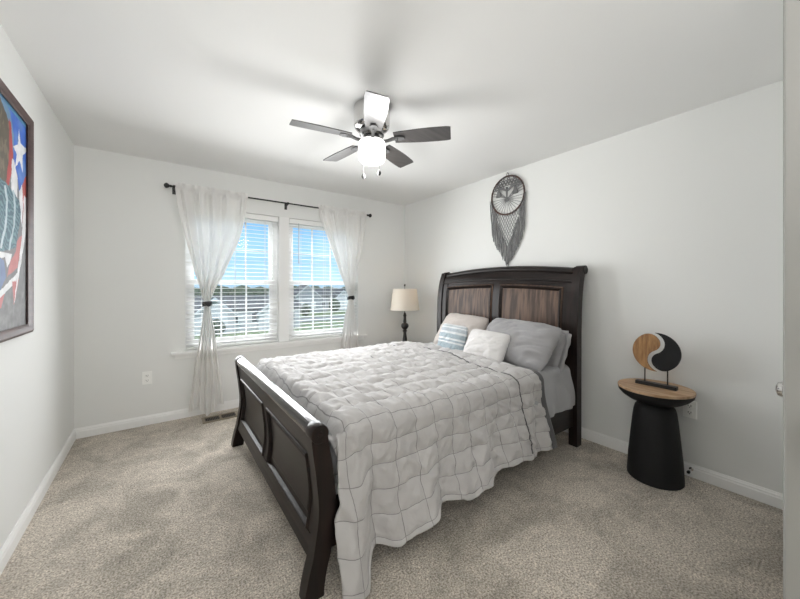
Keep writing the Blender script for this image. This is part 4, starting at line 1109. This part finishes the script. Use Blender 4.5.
def house(x, y, w, d, h, rh, label, sid, gables=2, name='house', rot=0.0):
    r = thing(name, label, 'house', (x, y, GZ)); r.rotation_euler = (0, 0, rot)
    obj('wall', B(-w / 2, w / 2, 0, d, 0, h), sid, r)
    bm = bmesh.new(); e_ = 0.4
    prism(bm, [(-e_, h - 0.1), (d / 2, h + rh), (d + e_, h - 0.1), (d + e_, h - 0.3), (-e_, h - 0.3)], 'x', -w / 2 - e_, w / 2 + e_); obj('roof', bm, M['roof'], r)
    for g in range(gables):
        gx = -w / 2 + w * (g + 0.5) / gables; gw = w / gables * 0.62
        ga = obj('gable', prism(bmesh.new(), [(gx - gw / 2, h - 0.6), (gx, h - 0.6 + gw * 0.42), (gx + gw / 2, h - 0.6), (gx + gw / 2, 0), (gx - gw / 2, 0)], 'y', -1.3, d * 0.4), sid, r)
        bm = bmesh.new()
        for s_ in (-1, 1):
            P = [(gx, h - 0.45 + gw * 0.42 + 0.12), (gx + s_ * (gw / 2 + 0.35), h - 0.75), (gx + s_ * (gw / 2 + 0.35), h - 1.0), (gx, h - 0.65 + gw * 0.42)]
            prism(bm, P, 'y', -1.6, d * 0.4)
        obj('gable_roof', bm, M['roof'], ga)
        bm = bmesh.new()
        for s_ in (-1, 1):
            P = [(gx, h - 0.45 + gw * 0.42 + 0.1), (gx + s_ * (gw / 2 + 0.35), h - 0.77), (gx + s_ * (gw / 2 + 0.35), h - 1.05), (gx, h - 0.72 + gw * 0.42)]
            prism(bm, P, 'y', -1.68, -1.601)
        obj('gable_trim', bm, M['htrim'], ga)
        for zz in ([1.0] if h < 4 else [0.9, 3.4]):
            for dx in (-gw * 0.2, gw * 0.2):
                f_ = obj('window', B(gx + dx - 0.55, gx + dx + 0.55, -1.36, -1.30, zz, zz + 1.5), M['htrim'], ga)
                f_['kind'] = 'thing'
    nb = int(w / 2.2)
    for zz in ([1.0] if h < 4 else [0.9, 3.4]):
        for k in range(nb):
            wx = -w / 2 + w * (k + 0.5) / nb
            f_ = obj('window', B(wx - 0.5, wx + 0.5, -0.06, 0, zz, zz + 1.4), M['htrim'], r)
            obj('pane', B(wx - 0.38, wx + 0.38, -0.08, -0.06, zz + 0.12, zz + 1.28), M['hw'], f_)
    return r
house(9.8, 48, 15, 9, 3.0, 1.7, 'near white house with twin white-trimmed gables and dark roof seen through the first window', M['side'], 2)
house(-2.0, 60, 12, 9, 3.0, 1.6, 'grey house with a low dark roof beyond the lawn, partly behind the curtain', M['side2'], 1)
house(28, 75, 11, 9, 3.9, 1.5, 'pale two-storey house with gable seen through the second window beside the mullion', M['side2'], 1)
house(41, 77, 12, 9, 3.9, 1.5, 'white two-storey house behind the lawn in the second window', M['side'], 2)
house(56, 80, 13, 9, 3.9, 1.6, 'distant white house behind the lamp-side curtain', M['side'], 2)
def trees():
    bm = bmesh.new(); rr = random.Random(4)
    for k in range(150):
        x = -60 + k * 2.0 + rr.uniform(-1, 1); y = 118 + rr.uniform(-5, 5); R_ = rr.uniform(2.6, 4.0)
        res = bmesh.ops.create_icosphere(bm, subdivisions=2, radius=1)
        for v in res['verts']:
            q = v.co.copy(); v.co = Vector((x + q.x * R_ * 1.1, y + q.y * R_, GZ + 2.9 + q.z * R_ * 0.95)) + Vector((fbm(q.x * 2 + k, q.y * 2, q.z * 2),) * 3) * 0.7
    return bm
o = obj('treeline', trees(), M['tree']); o['kind'] = 'stuff'; tag(o, 'dark wooded treeline along the horizon behind the houses', 'trees')
def shrub(x, y, R_, label):
    t_ = thing('shrub', label, 'shrub', (x, y, GZ), 'shrubs around the houses')
    bm = bmesh.new(); res = bmesh.ops.create_icosphere(bm, subdivisions=3, radius=R_)
    for v in res['verts']: v.co = Vector((v.co.x, v.co.y, v.co.z * 1.15 + R_ * 1.3)) + v.co.normalized() * 0.25 * fbm(v.co.x * 3, v.co.y * 3, v.co.z * 3)
    obj('foliage', bm, M['tree'], t_); bm = bmesh.new(); tube(bm, [(0, 0, 0), (0, 0, R_ * 0.6)], 0.07); obj('stem', bm, M['hoop'], t_)
for x, y, R_, l in ((6.2, 45, 0.8, 'round green shrub in front of the near white house'), (20, 63, 1.2, 'dark shrub on the lawn in the second window beside the mullion'), (24, 64, 1.0, 'smaller dark shrub beside the road in the second window'), (33, 70, 1.3, 'round shrub in front of the pale two-storey house')):
    shrub(x, y, R_, l)
